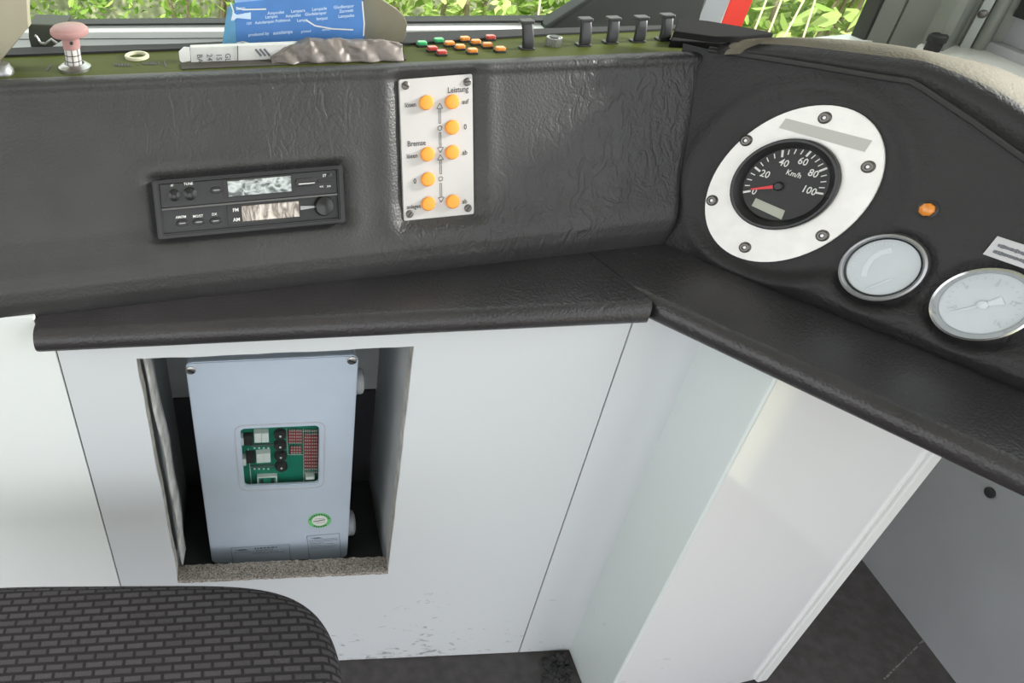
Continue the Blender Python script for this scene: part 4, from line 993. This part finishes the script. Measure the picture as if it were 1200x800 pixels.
def boxlabel(quad, label, lines, logo):
    qd = [FX.pick(*p) for p in quad]; e_ = nrm(FX.pt(*qd[1]) - FX.pt(*qd[0])); w_ = float(np.linalg.norm(qd[1] - qd[0])); h_ = float(np.linalg.norm(qd[3] - qd[0]))
    F_ = Frame(FX.pt(*qd[0]), e_, np.cross(FX.ez, e_), FX.ez)
    t_ = thing('box_label', label, 'label', F_.pt(0, -h_, 0))
    mb = MB(); mb.box(F_, 0, w_, -h_, 0, 0, .0008); mk('backing', mb, M['box'], t_)
    mb = MB(); mb.stroke(F_, [(0, 0), (w_, 0)], .0011, .0011); mb.stroke(F_, [(0, 0), (0, -h_)], .0011, .0011); mb.stroke(F_, [(w_, 0), (w_, -h_)], .0011, .0011)
    mb.prism(F_, [(w_ * logo[0], -.007), (w_ * logo[0] + .012, -.013), (w_ * logo[1], -.0125), (w_ * logo[1] - .01, -.008), (w_ * logo[0] + .01, -.009)][::-1], .0008, .0012)
    for (x0_, x1_, y_, wd) in lines:
        x = x0_
        while x < x1_: l_ = random.uniform(.02, .07); mb.stroke(F_, [(w_ * x, y_), (w_ * min(x + l_, x1_), y_)], wd, .0011); x += l_ + .015
    mk('lettering', mb, M['inkfaint'], t_)
boxlabel([(270.5, 641.5), (339, 637), (340, 660), (271, 664)], 'wide printed label at the bottom left of the control box', [(.40, .80, -.008, .005), (.42, .72, -.016, .0025), (.05, .33, -.019, .002), (.36, .80, -.022, .0018), (.36, .9, -.028, .0018)], (.05, .30))
boxlabel([(359.5, 627.8), (397.5, 624.3), (398.5, 660), (361, 662)], 'small printed label below the round green sticker', [(.05, .92, -.017, .0016), (.05, .95, -.021, .0016), (.05, .95, -.025, .0016), (.05, .5, -.031, .0026), (.06, .42, -.038, .0016), (.5, .8, -.036, .002), (.06, .9, -.044, .0016), (.06, .8, -.05, .0016)], (.08, .48))
# cable glands on the right side of the box
for (px, py), (k1, k2) in (((423, 446), (.030, .026)), ((419, 612), (.034, .029))):
    p = onY(px, py, YBX + .06); Fg = Frame((bx1 - .004, YBX + .06, p[2]), (0, 1, 0), (0, 0, 1), (1, 0, 0))
    mb = MB(); mb.lathe(Fg, [(k1, 0), (k1, .012)], 6); mb.lathe(Fg, [(k1 * .92, .012), (k1 * .92, .020), (k2, .024), (k2 * .7, .028), (k2 * .5, .028)], 16); mk('cable_gland', mb, M['gland'], eb)

# ------------------------------------------------------------------ things on the olive control surface
def tf(px, py, rot=0.): a, b = t(px, py); return FT.at(a, b, 0, rot)
# mushroom knob
F_ = tf(88, 80.5); kn = thing('mushroom_knob', 'faded red mushroom knob on a checked shaft on the olive surface', 'knob', F_.o)
mb = MB(); mb.lathe(F_, [(.026, 0), (.026, .004), (.020, .008), (.016, .009), (.016, .004)], 32); mk('base_ring', mb, M['steel'], kn)
mb = MB(); mb.lathe(F_, [(.0125, .004), (.0125, .034)], 24); sh_ = mk('shaft', mb, M['checker'], kn)
mb = MB()
for i in range(8):
    an = i * math.pi / 4; mb.stroke(Frame(F_.pt(.0127 * math.cos(an), .0127 * math.sin(an), 0), F_.ex * -math.sin(an) + F_.ey * math.cos(an), F_.ez, F_.ex * math.cos(an) + F_.ey * math.sin(an)), [(0, .006), (0, .034)], .0014, .0002)
for z_ in (.014, .023, .033): mb.tube([F_.pt(.0128 * math.cos(i * math.pi / 10), .0128 * math.sin(i * math.pi / 10), z_) for i in range(21)], .0006, 4)
mk('check_lines', mb, M['ink'], sh_)
mb = MB(); mb.lathe(F_, [(.0135, .033), (.0140, .050), (.016, .053)], 28); nk = mk('collar', mb, M['pink'], kn)
mb = MB(); mb.lathe(Frame(F_.pt(.002, -.0138, .044), F_.ex, F_.ez, -F_.ey), [(.0028, -.002), (.0028, .0006), (0, .0006)], 12); mk('grub_hole', mb, M['black'], nk)
mb = MB(); mb.lathe(F_, [(.010, .051), (.0275, .053), (.0300, .057), (.0295, .062), (.025, .066), (.012, .0685), (0, .069)], 36); mk('mushroom_head', mb, M['pink'], kn)
# cream ring
F_ = tf(160.5, 67); mb = MB(); mb.holed(F_, circ(.0205, .0205, 36), circ(.0145, .0145, 36), 0, .0045, .0012); tag(mk('cream_ring', mb, M['cream']), 'flat cream plastic ring lying on the olive surface', 'ring')
# chrome key-switch at the left edge
F_ = tf(3, 86); mb = MB(); mb.lathe(F_, [(.019, 0), (.019, .006), (.014, .014), (.011, .016), (0, .016)], 24); ks = mk('round_switch', mb, M['satin']); tag(ks, 'round metal switch at the far left end of the olive surface', 'switch')
# bent wire hook behind the knob
mb = MB(); zz = .045
pts = [(40.5, 41.5), (43, 43), (45, 46.5), (48, 50.5), (53, 51.5), (57, 48.5), (60, 46), (64, 49), (67, 51)]
FK = Frame(FT.pt(*t(50, 62), 0), (1, 0, 0), (0, 0, 1), (0, -1, 0)); mb.tube([FK.pt(*FK.pick(*p)) for p in pts], .0022, 8)
hk = mk('wire_hook', mb, M['steel']); tag(hk, 'bent bright wire hook behind the red mushroom knob', 'hook')
# dark wedge behind
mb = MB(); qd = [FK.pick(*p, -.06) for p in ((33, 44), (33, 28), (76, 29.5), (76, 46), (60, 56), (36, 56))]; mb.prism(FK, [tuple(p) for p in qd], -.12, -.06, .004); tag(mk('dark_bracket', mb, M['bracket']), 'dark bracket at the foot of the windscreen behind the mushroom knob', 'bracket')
# beige shade at the upper left corner
FBg = Frame(FT.pt(*t(4, 75), 0), (1, 0, 0), (0, 0, 1), (0, -1, 0))
qd = [FBg.pick(*p) for p in ((-60, 120), (0, 73), (33.5, 32), (32, 20), (31, -30), (-60, -30))]; qd = [(a, max(b, .002)) for a, b in qd]
mb = MB(); mb.prism(FBg, [tuple(p) for p in qd], -.02, .0, .002, 2); bg_ = mk('beige_cover', mb, M['beige']); tag(bg_, 'beige plastic cover at the left end of the desk top', 'cover')
# pilot lamps in slanting rows
lamps = [(494, 52.5, 'green', 'green pilot lamp on the olive surface, nearest the crumpled film'), (513.6, 48.8, 'green', 'green pilot lamp on the olive surface, second from the crumpled film'),
 (506, 58.5, 'red', 'red pilot lamp on the olive surface just in front of the two green ones'), (517, 63, 'red', 'red pilot lamp half hidden at the dashboard rim'), (574, 45.2, 'red', 'red pilot lamp standing alone at the far edge behind the orange ones'),
 (526, 52.5, 'orange', 'orange pilot lamp nearest to the green lamps'), (538.5, 56.5, 'orange', 'orange pilot lamp in the middle of the front slanting row of three'), (553, 61, 'orange', 'orange pilot lamp at the dashboard rim above the button plate corner'),
 (544, 47, 'orange', 'orange pilot lamp farthest back beside the lone red lamp'), (557, 50.7, 'orange', 'orange pilot lamp second in the back slanting row of four'), (570.5, 54.3, 'orange', 'orange pilot lamp third in the back slanting row of four'), (585.5, 59, 'orange', 'orange pilot lamp nearest the first black toggle lever')]
first = {}
for px, py, colr, lab in lamps:
    F_ = tf(px, py + 1.5)
    if colr not in first:
        t_ = thing('pilot_lamp', lab, 'pilot lamp', F_.o, 'pilot lamps on the olive surface')
        mb = MB(); mb.prism(F_, rrect(.019, .016, .003, 3), 0, .0035, .001); mk('bezel', mb, M['black'], t_)
        mb = MB(); mb.prism(F_, rrect(.0165, .0125, .003, 3), .003, .0085, .002, 3); mk('lens', mb, M[colr + '_lens'], t_); first[colr] = t_
    else:
        src = first[colr]; t_ = src.copy(); COL.objects.link(t_); t_.location = wm(F_.o); t_['label'] = lab; base_of[t_.name] = wm(F_.o)
        for ch in src.children: c_ = ch.copy(); COL.objects.link(c_); c_.parent = t_
# toggle levers
levers = [((617, 57), (618.5, 24), 'black toggle lever left of the knurled grey knob'), ((683, 53), (688.5, 21.5), 'black toggle lever right of the knurled grey knob, first of the row of four'),
 ((714.5, 50), (722, 20.5), 'black toggle lever second in the row of four at the right'), ((746.5, 48.5), (755, 19.5), 'black toggle lever third in the row of four at the right'), ((776.5, 46.5), (785.5, 17), 'black toggle lever nearest the instrument pod, last of the row of four')]
for (bx, by), (tx, ty), lab in levers:
    F_ = tf(bx, by); t_ = thing('toggle_lever', lab, 'toggle lever', F_.o, 'black toggle levers')
    FL = Frame(F_.o, F_.ex, F_.ez, -F_.ey); top = FL.pick(tx, ty); h_ = top[1]; dx = top[0] * .75
    mb = MB(); mb.prism(F_, rrect(.025, .020, .004, 3), 0, .003, .001); mk('base', mb, M['black'], t_)
    def lev(u, v, h_=h_, dx=dx):
        th = 2 * math.pi * u; w_ = .0098 - .0004 * v; d_ = .0052; s_ = math.copysign(abs(math.cos(th)) ** .45, math.cos(th)); c_ = math.copysign(abs(math.sin(th)) ** .45, math.sin(th))
        bend = .010 * v * v
        return FL.pt(s_ * w_ + dx * v, .004 + (h_ - .008) * v, c_ * d_ - bend + .004)
    mb = MB(); mb.grid(lev, 20, 10, True); mk('stem', mb, M['darkgrey'], t_)
    mb = MB(); mb.prism(F_.at(dx, .008, h_ - .0055), rrect(.0235, .019, .003, 3), 0, .0045, .0015, 3); mk('cap', mb, M['black'], t_)
# knurled knob
F_ = tf(648, 53); kk = thing('knurled_knob', 'knurled grey metal knob between the black toggle levers', 'knob', F_.o)
mb = MB(); mb.prism(F_, [((.0142 if i % 2 else .0128) * math.cos(math.pi * i / 22), (.0142 if i % 2 else .0128) * math.sin(math.pi * i / 22)) for i in range(44)], 0, .014, .0012, 1); mk('grip', mb, M['steel'], kk)
mb = MB(); mb.lathe(F_, [(.010, .0135), (.009, .0155), (0, .0157)], 20); mk('cap', mb, M['darkgrey'], kk)
# black trays by the window post
def tray(name, pix, z0, z1, lab):
    mb = MB(); mb.prism(FT, [t(px, py, z1) for px, py in pix], z0, z1, .003); return tag(mk(name, mb, M['traybk']), lab, 'tray')
tray('black_tray', [(795, 20.5), (830, 24), (868, 31), (907, 38), (868, 42), (838, 42.5), (790, 36)], .038, .048, 'thin black tray at the foot of the red-edged window post, uppermost')
tray('black_tray', [(790, 36), (838, 42), (900, 40.5), (878, 46), (850, 50), (786, 47)], 0.0005, .012, 'black box under the thin tray beside the last toggle lever')

# lamp cartons and packaging
p0, p1 = t(224, 73.5), t(345, 69)
F_ = FT.at(p0[0], p0[1] - .003, 0, math.atan2(p1[1] - p0[1], p1[0] - p0[0]) * .6)
FV = Frame(F_.o, F_.ex, F_.ez, -F_.ey)
wb = thing('white_carton', 'small flat white lamp carton with rotated print lying on the olive surface', 'carton', F_.pt(.08, .02, 0))
hW = FV.pick(250, 54.5)[1]; lW = FV.pick(350, 60)[0]; sW = FV.pick(278.5, 60)[0]
mb = MB(); mb.box(F_, 0, lW, 0, .014, 0, hW, .0015); mk('body', mb, M['whitecard'], wb)
xl = FV.pick(209.5, 60)[0]
mb = MB(); mb.prism(FV, [(-.001, .004), (-.001, hW), (xl * .55, hW + .001), (xl, hW * .75), (xl * .96, hW * .2), (xl * .8, .002)][::-1], -.0015, .0, 0); mk('end_flap', mb, M['paper'], wb)
mb = MB(); mb.box(FV, sW - .0006, sW + .0006, 0, hW, .0003, .0009); mk('fold_line', mb, M['ink'], wb)
mb = MB()
for s_, px in (('GL', 267), ('15x', 256.5), ('24V', 245.5), ('BA', 234)):
    a, b = FV.pick(px, 62); mb.text(FV, s_, .0088, a, hW * .80 - .006, .0012, align='LEFT', rot=-math.pi / 2, sx=.9)
for k in range(3):
    a, b = FV.pick(302 + k * 5, 62); mb.stroke(FV, [(a - .004, hW * .75), (a + .006, hW * .3)], .0035, .0010)
mk('lettering', mb, M['inkfaint'], wb)
# blue carton
p0 = t(277.5, 62); F_ = FT.at(p0[0], p0[1] + .012, 0, rad(-6)); FV = Frame(F_.o, F_.ex, F_.ez, -F_.ey)
bb = thing('blue_carton', 'worn blue lamp carton with pale multilingual print leaning by the windscreen', 'carton', F_.pt(.1, .02, 0))
tlb, brb, trb = FV.pick(274.8, 3), FV.pick(427.5, 43), FV.pick(424.5, -9)
FBx = Frame(F_.pt(0, .0, 0), F_.ex, nrm(F_.ez * 1 + F_.ey * .10), np.cross(F_.ex, nrm(F_.ez + F_.ey * .10)))
g = lambda px, py, c=0.: tuple(FBx.pick(px, py, c))
mb = MB(); mb.prism(FBx, [(g(277.5, 52)[0], 0), (g(428, 45)[0], 0), g(424.6, -9), g(330, -2), g(274.8, 3.2)], -.035, 0, .001); mk('body', mb, M['blue'], bb)
mb = MB(); A_ = FBx.pt(*g(274.8, 4), -.0005); B_ = FBx.pt(g(277.5, 52)[0], .002, -.0005); C_ = FBx.pt(*g(266.5, 9, -.012), -.012); Dd = FBx.pt(g(259.5, 52, -.012)[0], .002, -.012)
E_ = [p - FBx.ez * .002 for p in (A_, C_, Dd, B_)]
v_ = [mb.v(p) for p in (A_, C_, Dd, B_)]; v2 = [mb.v(p) for p in E_]; mb.face(v_); mb.face(v2[::-1])
for i in range(4): mb.face((v_[i], v2[i], v2[(i + 1) % 4], v_[(i + 1) % 4]))
mk('side_flap', mb, M['bluelight'], bb)
mb = MB()
def c1(a, b): return g(255 + a / 6.667, b / 6.667)
ang_ = math.atan2(c1(1070, 45)[1] - c1(380, 105)[1], c1(1070, 45)[0] - c1(380, 105)[0])
for s_, x, y, sz in (('Ampoules', 455, 97, .0048), ('Lampara', 628, 83, .0048), ('Lampade', 795, 67, .0048), ('Glodlampor', 985, 50, .0048),
  ('Lampes', 420, 128, .0048), ('Ampollas', 590, 120, .0048), ('Glodelamper', 765, 104, .0048), ('Zarowki', 1005, 83, .0048), ('Autolampen Polttimot', 430, 165, .0046), ('Lampy', 660, 156, .0046), ('lamput', 815, 142, .0048), ('Lampadas', 1005, 122, .0048),
  ('produced by', 320, 265, .0048), ('autolamps', 510, 250, .0056), ('Lamp', 180, 62, .005), ('12V', 245, 182, .004), ('printed', 690, 243, .004), ('carton', 850, 228, .004)):
    a, b = c1(x, y); mb.text(FBx, s_, sz, a, b, .0010, rot=ang_)
mb.prism(FBx, [c1(*p) for p in ((115, 90), (150, 115), (260, 95), (260, 150), (150, 140), (120, 165))][::-1], .0006, .001)
a, b = c1(215, 122); mb.lathe(FBx.at(a, b, 0), [(.0042, .0006), (.0042, .0013), (0, .0013)], 14)
mk('lettering', mb, M['bluetext'], bb)
mb = MB()
for pts in (((100, 20), (125, 90), (110, 160)), ((1130, 10), (1145, 180), (1140, 280)), ((150, 335), (200, 325), (270, 345)), ((690, 155), (760, 200), (900, 225), (1060, 232)), ((150, 60), (200, 75), (380, 70)), ((480, 335), (600, 330))):
    mb.stroke(FBx, [c1(*p) for p in pts], .0022, .0009)
mk('worn_edges', mb, M['paper'], bb)
# brown card flap standing behind
Fn = FT.at(*t(428, 58), 0); FV2 = Frame(Fn.pt(0, .02, 0), Fn.ex, Fn.ez, -Fn.ey)
pts = [FV2.pick(*p) for p in ((427, 50), (425, -6), (446, -2), (458, 7), (466, 11), (474, 19), (477.5, 28), (476, 42), (472, 52))]; pts[0] = np.array((pts[0][0], .0)); pts[-1] = np.array((pts[-1][0], 0.))
mb = MB(); mb.prism(FV2, [tuple(p) for p in pts][::-1], -.012, .0, .002)
tag(mk('brown_sheet', mb, M['browncard']), 'torn brown card standing at the right end of the blue carton', 'card')
mb = MB(); mb.prism(FT, [t(*p) for p in ((213, 82), (476, 70.5), (476, 64), (212, 74.5))], .0003, .0018); tag(mk('brown_sheet', mb, M['cartonshade']), 'dark flat sheet as the shadow in front of the white carton along the dashboard rim', 'card')  # thin dark sheet laid in for the shadow between carton and rim
# crumpled film in front
Ff = FT.at(*t(320, 74), .001); fa_ = Frame(Ff.o, Ff.ex, Ff.ez, -Ff.ey)
xs0, xs1 = fa_.pick(318, 70)[0], fa_.pick(472, 62)[0]
topc = [(318, 69), (335, 58), (352, 52.5), (364, 45.5), (372, 47.5), (400, 47), (430, 47.2), (455, 48.5), (471, 50)]
ry = [(318, 71), (345, 74), (372, 73.5), (400, 72), (430, 70), (472, 66)]
def film(u, v):
    px = 318 + 153 * u; ty = np.interp(px, [p[0] for p in topc], [p[1] for p in topc]); x, h_ = fa_.pick(px, ty); h_ = max(h_ - .001, .003)
    if v < .55: k = v / .55; y_ = -.008 + .016 * k + .003 * math.sin(u * 31 + k * 4); z_ = h_ * k ** .8
    else: k = (v - .55) / .45; y_ = .008 + .040 * k; z_ = h_ * (1 - .35 * k * k)
    nz = mnoise.noise(Vector((u * 9, v * 3.5, .3))); n2 = mnoise.noise(Vector((u * 24, v * 9, 2.3)))
    z_ += (.0035 * nz + .0018 * n2) * math.sin(v * math.pi)
    y_ += .0045 * nz + .0018 * mnoise.noise(Vector((u * 16, v * 6, 5.1)))
    return Ff.pt(x, y_ - .012 * u, max(z_, .0005))
mb = MB(); mb.grid(film, 110, 30); fo = mk('crumpled_film', mb, M['foil'], angle=24); tag(fo, 'crumpled grey-brown plastic film in front of the blue carton', 'plastic film')
md = fo.modifiers.new('thick', 'SOLIDIFY'); md.thickness = .0008

# ------------------------------------------------------------------ seat
seat = thing('driver_seat', 'driver seat with dark grey woven block-pattern cushion', 'seat', (-.30, .35, ZF))
ZTOP = -1.10; SW, SD, CR = .79, .74, .12
sx1, sy1 = .093, .752
mb = MB(); uvs = {}
yaw = rad(2.5)
Fse = Frame((sx1 - SW / 2, sy1 - SD / 2, ZTOP), (math.cos(yaw), -math.sin(yaw), 0), (math.sin(yaw), math.cos(yaw), 0), (0, 0, 1))
def seat_fn(u, v):
    th = 2 * math.pi * u; e_ = 5.2
    cx_ = math.copysign(abs(math.cos(th)) ** (2 / e_), math.cos(th)); sy_ = math.copysign(abs(math.sin(th)) ** (2 / e_), math.sin(th))
    if v < .6: k = v / .6; k = .001 + .999 * k; return Fse.pt(cx_ * (SW / 2 - .035) * k, sy_ * (SD / 2 - .035) * k, -.008 * k ** 4 - .010 * (1 - k))
    k = (v - .6) / .4; a_ = k * math.pi * .62; gx = .035 * math.sin(min(a_, math.pi / 2)); dz = -.008 - .05 * (1 - math.cos(a_)) if a_ < math.pi / 2 else -.058 - .16 * (a_ - math.pi / 2)
    return Fse.pt(cx_ * (SW / 2 - .035 + gx), sy_ * (SD / 2 - .035 + gx), dz)
mb.grid(seat_fn, 120, 60, True)
cu = mk('cushion', mb, M['fabric'], seat, angle=80)
me = cu.data; uvl = me.uv_layers.new(name='weave')
bz = base_of[seat.name]
for lp in me.loops:
    co = me.vertices[lp.vertex_index].co + bz; l_ = co - wm(Fse.o); n_v = me.vertices[lp.vertex_index].normal
    a = l_.dot(Vector(Fse.ex)); b = l_.dot(Vector(Fse.ey)); dz = l_.z
    if dz < -.006: a += math.copysign(min(-dz, .2) * .5 * abs(n_v.dot(Vector(Fse.ex))), a); b += (-dz) * .8 * (1 if n_v.dot(Vector(Fse.ey)) > 0 else -1) * abs(n_v.dot(Vector(Fse.ey)))
    ro = -.065; uvl.data[lp.index].uv = (a * math.cos(ro) - b * math.sin(ro) + 3, a * math.sin(ro) + b * math.cos(ro) + 3)
mb = MB(); mb.box(Fse, -SW / 2 + .06, SW / 2 - .06, -SD / 2 + .06, SD / 2 - .06, -.20, -.11, .02); mk('seat_pan', mb, M['black'], seat)
mb = MB(); mb.lathe(Frame(Fse.pt(0, 0, 0) * np.array((1, 1, 0)) + np.array((0, 0, ZF)), (1, 0, 0), (0, 1, 0), (0, 0, 1)), [(.2, 0), (.2, .02), (.09, .05), (.08, .62)], 32); mk('pedestal', mb, M['black'], seat)

# ------------------------------------------------------------------ outside: ground, bank, shrubs
def mworld(x, y, z): return np.array((x / S, y / S, (z - H0) / S))
GZ = -1.0
mb = MB()
def terr(u, v):
    x = -14 + 28 * u; y = -12 + 26 * v
    z = GZ + (smooth((y - 4.5) / 5) * 4.2 if y > 4.5 else 0) + .08 * math.sin(x * 1.7) * math.cos(y * 1.3)
    return mworld(x, y, z)
mb.grid(terr, 56, 52); o = struct('terrain', mb, M['earth'], 'grassy bank rising beyond the windscreen', 'ground')
def shrub(cx_, cy_, r_, h_, n_, ls_, lab, mat, seed, stems=5):
    rnd = random.Random(seed)
    t_ = thing('shrub', lab, 'shrub', mworld(cx_, cy_, GZ), 'shrubs beyond the windscreen')
    mb = MB()
    for i in range(n_):
        th = rnd.uniform(0, 2 * math.pi); ph = math.acos(rnd.uniform(-1, 1)); k = rnd.random() ** .45
        x = cx_ + r_ * k * math.sin(ph) * math.cos(th); y = cy_ + r_ * .75 * k * math.sin(ph) * math.sin(th); z = GZ + h_ * .5 + h_ * .5 * k * math.cos(ph) + .05
        L_ = ls_ * rnd.uniform(.6, 1.25); d_ = nrm((rnd.gauss(0, 1), rnd.gauss(-.3, 1), rnd.gauss(-.25, .7))); s_ = nrm(np.cross(d_, (rnd.gauss(0, .5), rnd.gauss(0, .5), 1))); n2 = np.cross(d_, s_)
        p = np.array((x, y, z)); w_ = L_ * .30
        c = [p, p + d_ * L_ * .22 + s_ * w_ * .8 + n2 * w_ * .2, p + d_ * L_ * .6 + s_ * w_ * .85 + n2 * w_ * .25, p + d_ * L_, p + d_ * L_ * .6 - s_ * w_ * .85 + n2 * w_ * .25, p + d_ * L_ * .22 - s_ * w_ * .8 + n2 * w_ * .2, p + d_ * L_ * .5]
        vs = [mb.v(mworld(*q_)) for q_ in c]
        for i_ in range(6): mb.face((vs[i_], vs[(i_ + 1) % 6], vs[6]))
    # leaves stay single-sided sheets, no normal clean-up needed
    bm = mb.bm; b_ = base_of[t_.name]
    for v in bm.verts: v.co = wm(v.co) - b_
    me = bpy.data.meshes.new('foliage'); bm.to_mesh(me); bm.free(); me.materials.append(mat)
    o = bpy.data.objects.new('foliage', me); COL.objects.link(o); o.parent = t_
    for i in range(stems):
        a = rnd.uniform(0, 6.28); x0_, y0_ = cx_ + .12 * math.cos(a), cy_ + .1 * math.sin(a); x1_, y1_ = cx_ + r_ * rnd.uniform(.2, .9) * math.cos(a), cy_ - abs(r_ * rnd.uniform(.1, .7) * math.sin(a))
        pts = [mworld(x0_ + (x1_ - x0_) * k ** 1.6 + .03 * math.sin(9 * k + i), y0_ + (y1_ - y0_) * k ** 1.6, GZ + h_ * k * .98) for k in [j / 7 for j in range(8)]]
        mb = MB(); mb.tube(pts, [.018 / S * (1 - .75 * j / 7) for j in range(8)], 6); mk('stem', mb, M['bark'], t_)
for a in ((-1.9, 5.2, 1.1, 2.4, 4200, .06, 'fine-leaved green shrub beyond the left end of the windscreen', M['leaf'], 1),
          (-.3, 5.0, 1.05, 2.5, 4200, .06, 'fine-leaved green shrub beyond the mushroom knob', M['leaf'], 2),
          (1.1, 4.4, .95, 2.3, 3200, .075, 'leafy green shrub beyond the pilot lamps in the windscreen', M['leafpale'], 3),
          (2.3, 4.8, .9, 2.2, 2200, .10, 'leafy shrub hidden largely by the window post', M['leaf'], 4),
          (2.55, 3.5, .62, 2.0, 1700, .095, 'big-leaved pale shrub seen through the corner pane beside the post', M['leafpale'], 5),
          (3.6, 4.3, .9, 2.2, 2600, .10, 'big-leaved pale shrub seen through the corner pane beside the grey pillar', M['leafpale'], 6)):
    shrub(*a)
mb = MB(); rnd = random.Random(9)
for i, (px, lean_, h_) in enumerate(((893, -.10, 2.2), (905, .06, 2.1), (948, -.03, 2.3), (632, .02, 2.3), (925, .3, 2.0))):
    r_ = ray(px, 14); k = 2.75 / S / r_[1]; b = r_ * k
    x0_, y0_ = b[0] * S, b[1] * S
    pts = [mworld(x0_ + lean_ * (j / 6 - .5) + .02 * math.sin(j * 2 + i), y0_, GZ + h_ * j / 6) for j in range(7)]
    mb_ = MB(); mb_.tube(pts, [.0035 / S] * 7, 6); o = mk('dry_stalk', mb_, M['straw'])
    tag(o, ['pale dry stalk right beside the red post edge', 'second pale dry stalk from the red post edge', 'thin upright pale stalk in the middle of the corner pane', 'pale upright stalk outside the windscreen left of the black post foot', 'slanting pale stalk crossing the corner pane'][i], 'stalk', 'dry stalks outside')

# ------------------------------------------------------------------ camera, light
cam = bpy.data.cameras.new('camera'); co_ = bpy.data.objects.new('camera', cam); COL.objects.link(co_)
cam.sensor_width = 36; cam.lens = FOC / 1200 * 36; cam.shift_x = (600 - PX) / 1200; cam.shift_y = 0; cam.clip_start = .01; cam.clip_end = 200
Rm = Matrix(((*ROT[:, 0],), (*(-ROT[:, 1]),), (*(-ROT[:, 2]),))).transposed()
co_.matrix_world = Matrix.Translation(wm((0, 0, 0))) @ Rm.to_4x4()
SC.camera = co_
wd = bpy.data.worlds.new('sky'); SC.world = wd; wd.use_nodes = True
bgn = wd.node_tree.nodes['Background']; bgn.inputs['Color'].default_value = (.95, .965, 1, 1); bgn.inputs['Strength'].default_value = 1.5
sun = bpy.data.lights.new('sun', 'SUN'); so = bpy.data.objects.new('sun', sun); COL.objects.link(so); sun.energy = 4.5; sun.angle = rad(2); sun.color = (1, .95, .86)
so.rotation_euler = Vector((-.35, -1, 1.35)).to_track_quat('Z', 'Y').to_euler(); so.location = (-2, -6, 8)
dl = bpy.data.lights.new('side_window_daylight', 'AREA'); do = bpy.data.objects.new('side_window_daylight', dl); COL.objects.link(do)
dl.shape = 'DISK'; dl.size = .26; dl.energy = 44; dl.color = (1, .90, .93); do.location = wm((3.3, 1.2, .62)); do.rotation_euler = Vector((1, 0, .35)).to_track_quat('Z', 'Y').to_euler()
SC.view_settings.view_transform = 'Standard'; SC.view_settings.look = 'None'; SC.view_settings.gamma = 1; SC.view_settings.use_curve_mapping = False
SC.view_settings.exposure = 0.78
SC.cycles.use_denoising = True
SC.cycles.max_bounces = 10; SC.cycles.transparent_max_bounces = 16
